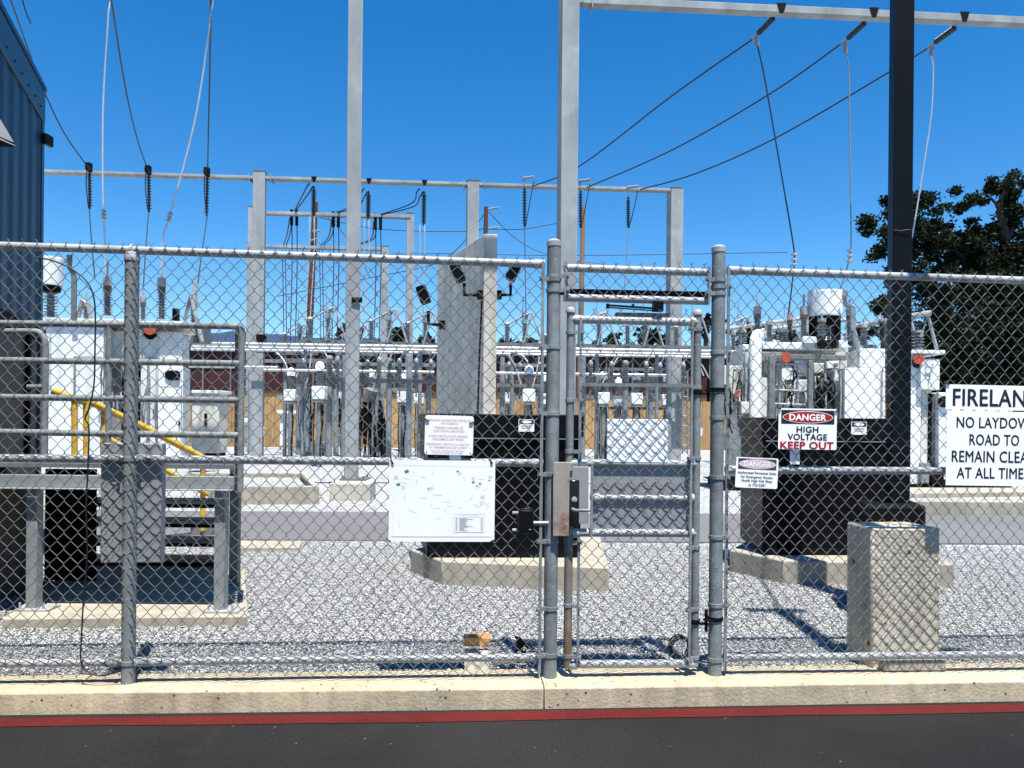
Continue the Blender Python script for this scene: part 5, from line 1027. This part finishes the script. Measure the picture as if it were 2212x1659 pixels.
for k, (u0, v0, u1, v1, d) in enumerate(((700, 760, 730, 826, 21.5), (822, 762, 806, 840, 21.2), (848, 762, 815, 835, 21.2), (1112, 764, 1140, 782, 21), (1098, 766, 1125, 830, 21.6), (1165, 770, 1150, 838, 21.4), (1335, 772, 1300, 830, 22), (1495, 775, 1520, 812, 21.5), (1500, 775, 1530, 815, 21.7), (655, 760, 640, 815, 22.6), (598, 762, 622, 800, 23), (672, 764, 662, 830, 22))):
    mb = MB(); a_, b_ = P(u0, v0, d), P(u1, v1, d - .2); mb.tube(smooth([a_, (a_ + b_) / 2 + V((.03, 0, .06)), b_], 3), .022, 6)
    one(mb, 'bus_riser', 'galv', 'slanting pale riser rod ' + ('left of the near gantry post', 'right of the near gantry post, steeper one', 'right of the near gantry post, flatter one', 'at the fire wall right end, short one', 'at the fire wall right end, long one', 'beside the latch post', 'inside the gate opening', 'left of the hinge post, upper one', 'left of the hinge post, lower one', 'near the red brown pole, left one', 'beside the long gantry left post', 'near the red brown pole, right one')[k], 'bus riser', 'slanting riser rods')
for k, (u0, u1, v_, d) in enumerate(((560, 760, 786, 25.5), (620, 745, 868, 23.5), (780, 940, 792, 25), (785, 900, 846, 23), (1080, 1180, 792, 25), (1250, 1440, 812, 25), (1262, 1440, 862, 24.5), (1085, 1180, 862, 24))):
    mb = MB(); z_ = P((u0 + u1) / 2, v_, d).z; a_, b_ = P(u0, 800, dl_(u0, d)), P(u1, 800, dl_(u1, d)); mb.hexa((a_.x, a_.y, z_), (b_.x - a_.x, b_.y - a_.y, 0), (0, .12, 0), (0, 0, .11))
    one(mb, 'cross_channel', 'steel_blue', 'blue grey cross channel ' + ('high behind the long gantry left post', 'low behind the linkage tangle', 'high between near gantry post and fire wall', 'low between near gantry post and fire wall', 'high right of the fire wall', 'high inside the gate opening', 'low inside the gate opening', 'low right of the fire wall')[k], 'cross channel', 'blue grey cross channels')
def deck(label, u0, u1, d, v0, v1, cols, lowv=None, vr=None):
    r = T('switch_support', label, 'steel support', V((*sp((u0 + u1) / 2, d)[:2], 0)), 'steel supports of the switchgear')
    a_ = sp(u0, d); b_ = sp(u1, d); um = (u0 + u1) / 2; zt_, zb_ = P(um, v0, dl_(um, d)).z, P(um, v1, dl_(um, d)).z
    mb = kid(r, 'beam', 'steel_grey'); mb.hexa((a_[0], a_[1] - .08, zb_), (b_[0] - a_[0], b_[1] - a_[1], 0), (0, .16, 0), (0, 0, zt_ - zb_)); mb.done()
    for u, vt, rr_ in cols:
        c = sp(u, d); z_ = P(u, vt, c[1]).z; mb = kid(r, 'column', 'steel_blue'); mb.tube([(c[0], c[1] - .02 + (.18 if abs(z_ - zb_) < .02 else .19), -.05), (c[0], c[1] - .02 + .19, z_)], rr_, 14); mb.done()
    return r
deck('green grey crossbeam on round columns either side of the near gantry post', 704, 941, 20.9, 819, 827, [(740, 766, .075), (881, 768, .08), (924, 832, .075)])
deck('green grey crossbeam on round columns seen through the gate', 1250, 1497, 21.0, 828, 835.5, [(1260, 770, .075), (1447, 768, .08)])
deck('short crossbeam right of the fire wall', 1072, 1175, 21.8, 829, 836, [(1084, 770, .07), (1166, 832, .06)])
deck('flat switch deck between the wooden pole and the fire wall', 640, 940, 22.8, 741, 748, [(655, 749, .06), (760, 749, .06), (905, 749, .06)])
deck('flat switch deck right of the fire wall over the gate', 1075, 1640, 22.9, 745, 752, [(1105, 753, .06), (1290, 753, .06), (1420, 753, .06), (1560, 753, .06)])
deck('farther crossbeam below the lower bus tube at left', 604, 712, 24.4, 775, 783, [(612, 784, .06), (705, 784, .07)])
deck('farther crossbeam below the bus tubes seen through the gate', 1305, 1455, 25, 795, 801, [(1312, 802, .06), (1400, 802, .05)])
deck('low crossbeam in front of the timber fence seen through the gate', 1312, 1440, 25.5, 879, 885, [(1330, 886, .05), (1420, 886, .05)])
# white painted stand near the timber fence, junction boxes, bollards, loose clutter
ws = T('white_stand', 'white painted T shaped stand in front of the timber fence', 'stand', G(612, 962)); D = 27.0
mb = kid(ws, 'cross_bar', 'gear_white'); mb.pbox(598, 854, 644, 861, D, .2); mb.pbox(598, 886, 640, 893, D - .1, .25); mb.done()
mb = kid(ws, 'leg', 'gear_white'); mb.pbox(605, 893, 611, 962, D, .12); mb.done()
mb = kid(ws, 'leg', 'gear_white'); mb.pbox(614, 874, 620, 962, D + .1, .12); mb.done()
for u0, v0, u1, v1, d, m, lb in ((547, 923, 567, 941, 23.4, 'gear_white', 'pale junction box on the left post of the long gantry'), (522, 904, 534, 918, 26, 'gear_white', 'small pale box left of the long gantry post'), (718, 862, 728, 896, 23, 'gear_white', 'narrow white box beside the column left of the near gantry post'), (553, 722, 570, 739, 23.2, 'black_matte', 'dark square lantern on the left post of the long gantry'), (1500, 920, 1518, 942, 24, 'gear_white', 'pale junction box beside the hinge stile of the gate'), (1560, 938, 1588, 973, 16.5, 'gear_white', 'white box behind the right hand gate post'), (895, 905, 901, 925, 24, 'gear_white', 'tiny white box over the yellow bollards')):
    mb = MB(); mb.pbox(u0, v0, u1, v1, d, .25); one(mb, 'junction_box', m, lb, 'junction box', bevel=.015)
for k, u in enumerate((899, 906)):
    mb = MB(); c = G(u, 962); mb.lathe((c.x, c.y, -.05), UP, [(.06, 0), (.06, .5), (.04, .54), (.01, .55)], 12); one(mb, 'bollard', 'yellow', f'{"left" if k == 0 else "right"} yellow bollard of the pair by the warning sign', 'bollard', 'yellow bollards')
ck = T('breaker_mechanism', 'dark tangle of linkages and control cables left of the near gantry post', 'breaker mechanism', G(700, 985)); rs_ = random.Random(4); D = 22.0; q = lambda u, v_, d=D: P(u, v_, d)
mb = kid(ck, 'linkage', 'black_matte')
for i in range(26):
    u = rs_.uniform(646, 760); v0 = rs_.uniform(840, 930); a_ = rs_.uniform(-10, 10); dd = D + rs_.uniform(-.6, 1.6)
    mb.tube([q(u, v0, dd), q(u + a_, v0 + rs_.uniform(10, 40), dd), q(u + a_ * rs_.uniform(-.5, 1), min(985, v0 + rs_.uniform(50, 110)), dd)], rs_.uniform(.010, .03), 6)
mb.done()
mb = kid(ck, 'frame_tube', 'steel_blue')
for u, v0, v1, r_ in ((653, 830, 975, .05), (664, 850, 975, .06), (672, 836, 975, .05), (724, 840, 985, .055), (728, 830, 985, .05), (757, 840, 985, .05)): mb.tube([q(u, v0), q(u, v1)], r_, 8)
mb.done()
mb = kid(ck, 'mechanism_box', 'steel_grey', .02)
for u0, v0, u1, v1 in ((655, 955, 700, 985), (640, 836, 662, 852), (726, 940, 745, 960)): mb.pbox(u0, v0, u1, v1, D + .3, .4)
mb.done()
ck = T('breaker_mechanism', 'tilted dark breaker head and cabling right of the near gantry post', 'breaker mechanism', G(810, 985)); D = 21.6
mb = kid(ck, 'head', 'steel_grey'); mb.lathe(q(797, 862), V((.35, -.2, 1)), [(.05, -.05), (.17, 0), (.19, .3), (.1, .36)], 14); mb.done()
mb = kid(ck, 'insulator', 'porcelain'); mb.sheds(q(801, 842), q(808, 815), .08, .13, 5); mb.done()
mb = kid(ck, 'linkage', 'black_matte')
for i in range(26):
    u = rs_.uniform(783, 830); v0 = rs_.uniform(860, 930); a_ = rs_.uniform(-8, 8); dd = D + rs_.uniform(0, 1.6)
    mb.tube([q(u, v0, dd), q(u + a_, v0 + rs_.uniform(10, 40), dd), q(u + a_ * .3, min(988, v0 + rs_.uniform(40, 110)), dd)], rs_.uniform(.015, .07), 6)
mb.done()
mb = kid(ck, 'frame_tube', 'steel_blue')
for u, r_ in ((806, .05), (814, .07), (826, .05)): mb.tube([q(u, 840), q(u, 985)], r_, 8)
mb.done()
for k, (u, d, lb) in enumerate(((530, 24, 'thin ladder like conduit rack left of the long gantry post'), (1478, 25.2, 'thin conduit rack beside the right post of the long gantry'), (866, 25, 'thin conduit rack right of the round column by the fire wall'))):
    mb = MB(); q = lambda u_, v_: P(u_, v_, d)
    mb.tube([q(u - 4, 800), q(u - 4, 980)], .03, 6); mb.tube([q(u + 7, 800), q(u + 7, 980)], .03, 6)
    for i in range(8): mb.tube([q(u - 4, 815 + i * 21), q(u + 7, 815 + i * 21)], .02, 6)
    one(mb, 'conduit_rack', 'steel_blue', lb, 'conduit rack', 'conduit racks')

# ================================================================== FAR BACKGROUND
fx0, fx1, fy = -26, 22, 33.0; ft = P(900, 850, 33).z
wf = T('timber_fence', 'tan vertical board fence along the back of the yard', 'fence', V((0, fy, 0)))
mb = kid(wf, 'boards', 'wood_fence'); x = fx0; rs_ = random.Random(2)
while x < fx1:
    wd = rs_.uniform(.13, .17); mb.hexa((x, fy + .06 * x + rs_.uniform(0, .02), -.05), (wd - .008, 0, 0), (0, .02, 0), (0, 0, ft + rs_.uniform(0, .02))); x += wd
mb.done()
mb = kid(wf, 'cap_rail', 'wood_pole'); mb.hexa((fx0, fy + .06 * fx0 - .06, ft - .02), (fx1 - fx0, .06 * (fx1 - fx0), 0), (0, .18, 0), (0, 0, .06)); mb.done()
rb = T('red_building', 'long dark red brown building with pale vertical posts beyond the timber fence', 'building', V((0, 38, 0))); bz = P(1000, 757, 38).z
mb = kid(rb, 'wall', 'barn_red'); x = -20.0
while x < 15: mb.hexa((x, 38 + .06 * x, 0), (.30, .018, 0), (0, 6, 0), (0, 0, bz)); mb.hexa((x + .31, 38.03 + .06 * x, 0), (.08, .004, 0), (0, 5.9, 0), (0, 0, bz - .01)); x += .40
mb.done()
mb = kid(rb, 'wall_post', 'steel_grey')
for i in range(26): mb.hexa((-19.5 + i * 1.35, 37.8 - 19.5 * .06 + i * .081, 0), (.07, 0, 0), (0, .07, 0), (0, 0, bz - .2))
mb.done()
mb = kid(rb, 'roof', 'barn_red'); mb.hexa((-20.2, 37.6 - 1.2, bz + .003), (35.6, 2.14, 0), (0, 6.8, .5), (0, 0, .08)); mb.done()
mb = kid(rb, 'gutter', 'black_matte'); mb.hexa((-20.2, 37.75 - 1.2, ft + .05), (35.6, 2.14, 0), (0, .1, 0), (0, 0, .14)); mb.done()
# hills
def hill(name, d, pts, mat):
    mb = MB(); top = [P(u, v_, d) for u, v_ in pts]; n = len(top)
    back = [t + V((0, 260, -30)) for t in top]; bot = [V((t.x, d - 120, -3)) for t in top]
    mb.add(bot + top + back, [(i, i + 1, n + i + 1, n + i) for i in range(n - 1)] + [(n + i, n + i + 1, 2 * n + i + 1, 2 * n + i) for i in range(n - 1)]); o = struct(mb, name, mat)
us = np.linspace(-500, 2800, 150)
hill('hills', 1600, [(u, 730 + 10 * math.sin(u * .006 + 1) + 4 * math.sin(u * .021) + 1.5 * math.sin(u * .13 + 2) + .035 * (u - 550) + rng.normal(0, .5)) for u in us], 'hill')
# poles
def pole(label, u, v0, d, lean, mat, arms, r=.13):
    t_ = P(u, v0, d); b_ = V((t_.x - lean, d, -.1)); ro = T('utility_pole', label, 'utility pole', V((b_.x, d, 0)), 'wooden utility poles')
    mb = kid(ro, 'shaft', mat); mb.tube([b_, (b_ + t_) / 2, t_], [r * 1.25, r * 1.1, r * .85], 10); mb.done()
    for (au, av, bu, bv) in arms:
        mb = kid(ro, 'cross_arm', 'steel_blue'); mb.tube([P(au, av, d - .2), P(bu, bv, d - .2)], .05, 6); mb.tube([P(bu, bv, d - .2), P(bu + 3, bv + 8, d - .2)], .04, 6); mb.done()
pole('dark red brown wooden pole left of the near gantry post', 681, 437, 38, .45, 'wood_pole', [(676, 500, 692, 498), (672, 520, 686, 516)], .16)
pole('brown wooden pole above the fire wall', 1050, 447, 40, .1, 'wood_pole', [(1056, 452, 1078, 448), (1056, 494, 1076, 491)])
pole('pale leaning wooden pole right of the latch post', 1260, 447, 36, .15, 'wood_pale', [])
def fw(pts, lb): wire_(pts, .02, lb, 'power line', 'line', 'thin distant lines')
fw([P(1050, 452, 40), P(1120, 520, 40), P(1200, 555, 40), P(1300, 570, 40)], 'distant wire sagging right from the pole above the fire wall')
fw([P(690, 470, 38), P(820, 495, 39), P(1000, 500, 40), P(1050, 492, 40)], 'distant wire between the brown poles')
fw([P(1050, 495, 40), P(1130, 495, 42), P(1200, 483, 44), P(1230, 478, 44)], 'distant wire rising right of the pole above the fire wall')
fw([P(600, 640, 40), P(800, 600, 40), P(960, 560, 40), P(1048, 460, 40)], 'distant wire climbing to the pole above the fire wall')
fw([P(680, 450, 38), P(720, 480, 38), P(760, 530, 38), P(800, 600, 38)], 'distant wire falling right from the red brown pole')
fw([P(560, 560, 44), P(900, 548, 44), P(1240, 552, 44), P(1700, 545, 44)], 'thin distant wire crossing low behind the gantries')

# trees
def tree(name, label, blobs, d, dens, ls, trunk, group=None, mat='leaf', cat='tree'):
    c0 = P(trunk[0][0], 900, d); r = T(name, label, cat, V((c0.x, c0.y, 0)), group)
    allv = []
    for (u, v_, rp, *dd) in blobs:
        c = P(u, v_, d + (dd[0] if dd else 0)); R = rp * d / F; n = int(dens * R * R)
        k = max(3, int(R * R * (26 if v_ > 570 else 12))); cl = rng.normal(size=(k, 3)); cl = cl / np.linalg.norm(cl, axis=1)[:, None] * (R * rng.uniform(.35, 1.0, k) ** .6)[:, None]
        pk = cl[rng.integers(0, k, n)] + rng.normal(0, .15 * R ** .5, (n, 3)) * np.array([1, 1, .75])
        s = ls * rng.uniform(.6, 1.3, n); a = rng.normal(size=(n, 3)); a /= np.linalg.norm(a, axis=1)[:, None]
        b = np.cross(a, rng.normal(size=(n, 3))); b /= np.linalg.norm(b, axis=1)[:, None]
        ctr = pk + np.array(c); a = a * s[:, None]; b = b * (s * .6)[:, None]
        allv.append(np.stack([ctr - a, ctr + b * .9, ctr + a, ctr - b * .9], 1).reshape(-1, 3))
    vs = np.concatenate(allv); np_mesh('crown', vs, np.arange(len(vs)), 4, mat, r)
    mb = kid(r, 'trunk', 'bark')
    for limb in trunk[1]:
        P3 = [P(u, v_, d) if v_ is not None else V((P(u, 900, d).x, d, -.1)) for u, v_ in limb[0]]; n = len(P3)
        mb.tube(smooth(P3, 3), [limb[1] + (limb[2] - limb[1]) * i / (3 * (n - 1)) for i in range(3 * (n - 1) + 1)], 7)
    mb.done(); return r
oak = [(1960, 470, 62), (1905, 500, 40), (1880, 478, 22), (1868, 488, 14), (1905, 560, 38), (1930, 450, 30), (2000, 440, 38), (2015, 500, 55), (1990, 560, 60), (1950, 600, 34), (2040, 470, 30), (2075, 428, 30), (2100, 440, 26), (2060, 448, 18), (2165, 420, 32), (2195, 395, 42), (2215, 450, 45), (2150, 395, 20), (2080, 500, 18), (2100, 470, 14), (2140, 545, 50), (2080, 560, 50), (2200, 545, 48), (2050, 600, 55), (2130, 610, 60), (2210, 620, 60), (2020, 640, 36),
       (2080, 680, 65), (2160, 690, 70), (2240, 700, 70), (2060, 740, 60), (2140, 760, 70), (2220, 780, 70), (2050, 800, 50), (2290, 500, 80), (2330, 650, 90), (2060, 850, 60), (2150, 860, 70), (2250, 850, 70), (1975, 640, 22, 1), (2165, 490, 42), (2190, 515, 45), (2118, 505, 32), (2045, 540, 45), (1975, 520, 42), (2190, 590, 60), (2100, 540, 40)]
tree('oak_tree', 'large dark spreading oak tree behind the lamp post at the right edge', oak, 27, 2300, .075, ((2140, 0), [([(2150, None), (2155, 760), (2165, 640), (2172, 520), (2160, 450), (2172, 405)], .34, .05), ([(2160, 690), (2100, 600), (2060, 530), (2030, 525), (1990, 510)], .16, .03), ([(2170, 530), (2195, 480), (2215, 460)], .1, .03), ([(2160, 450), (2130, 420), (2105, 425), (2095, 420)], .05, .02), ([(2140, 420), (2135, 400), (2128, 388)], .025, .01), ([(2100, 600), (2020, 600), (1950, 570)], .1, .03), ([(2172, 430), (2177, 405), (2170, 385)], .03, .012)]))
tree('oak_tree', 'dense dark tree mass low behind the big oak at the right edge', [(2020, 720, 70), (2090, 690, 80), (2170, 660, 80), (2250, 680, 90), (2040, 800, 80), (2130, 790, 90), (2220, 800, 90), (1985, 770, 50), (2330, 760, 100)], 36, 620, .12, ((2150, 0), [([(2150, None), (2150, 780), (2160, 680)], .3, .1)]))
def low_tree(label, cx, top, wpx, d, seed, dens=110, ls=.3):
    r_ = random.Random(seed); bl = []
    for i in range(7): bl.append((cx + r_.uniform(-.45, .45) * wpx, top + wpx * r_.uniform(.22, .7), wpx * r_.uniform(.14, .24)))
    bl.append((cx, top + wpx * .2, wpx * .15)); bl.append((cx, top + wpx * .5, wpx * .3))
    tree('broadleaf_tree', label, bl, d, dens * 1.6, ls * .8, ((cx, 0), [([(cx, None), (cx, top + wpx * .6), (cx + 2, top + wpx * .2)], .3, .08)]), 'distant trees beyond the red building', 'leaf_far')
for i, (cx, top, wpx, d, lb) in enumerate(((755, 683, 62, 60, 'distant dark tree between the wooden pole and the near gantry post'), (855, 700, 74, 62, 'distant round tree right of the near gantry post'), (922, 715, 60, 66, 'distant low tree by the left edge of the fire wall'), (1140, 718, 70, 60, 'distant low tree right of the fire wall'), (1095, 728, 40, 70, 'distant small tree touching the fire wall end'), (1325, 712, 80, 64, 'distant tree left of centre over the gate'), (1400, 700, 70, 66, 'distant tree in the middle over the gate'), (1450, 716, 50, 70, 'distant low tree beside the right post of the long gantry'), (1525, 672, 66, 58, 'distant tall tree behind the hinge stile of the gate'), (1610, 690, 90, 60, 'distant wide tree behind the left bushing of the right transformer'), (1690, 700, 90, 62, 'distant tree behind the right transformer, left of its drum'), (1770, 706, 80, 62, 'distant tree behind the white drum of the right transformer'), (1862, 690, 74, 56, 'distant tree between the white drum and the lamp post'), (1910, 632, 60, 50, 'distant taller tree left of the lamp post'), (40, 700, 100, 90, 'distant tree behind the blue building'))):
    low_tree(lb, cx, top, wpx, d, i)
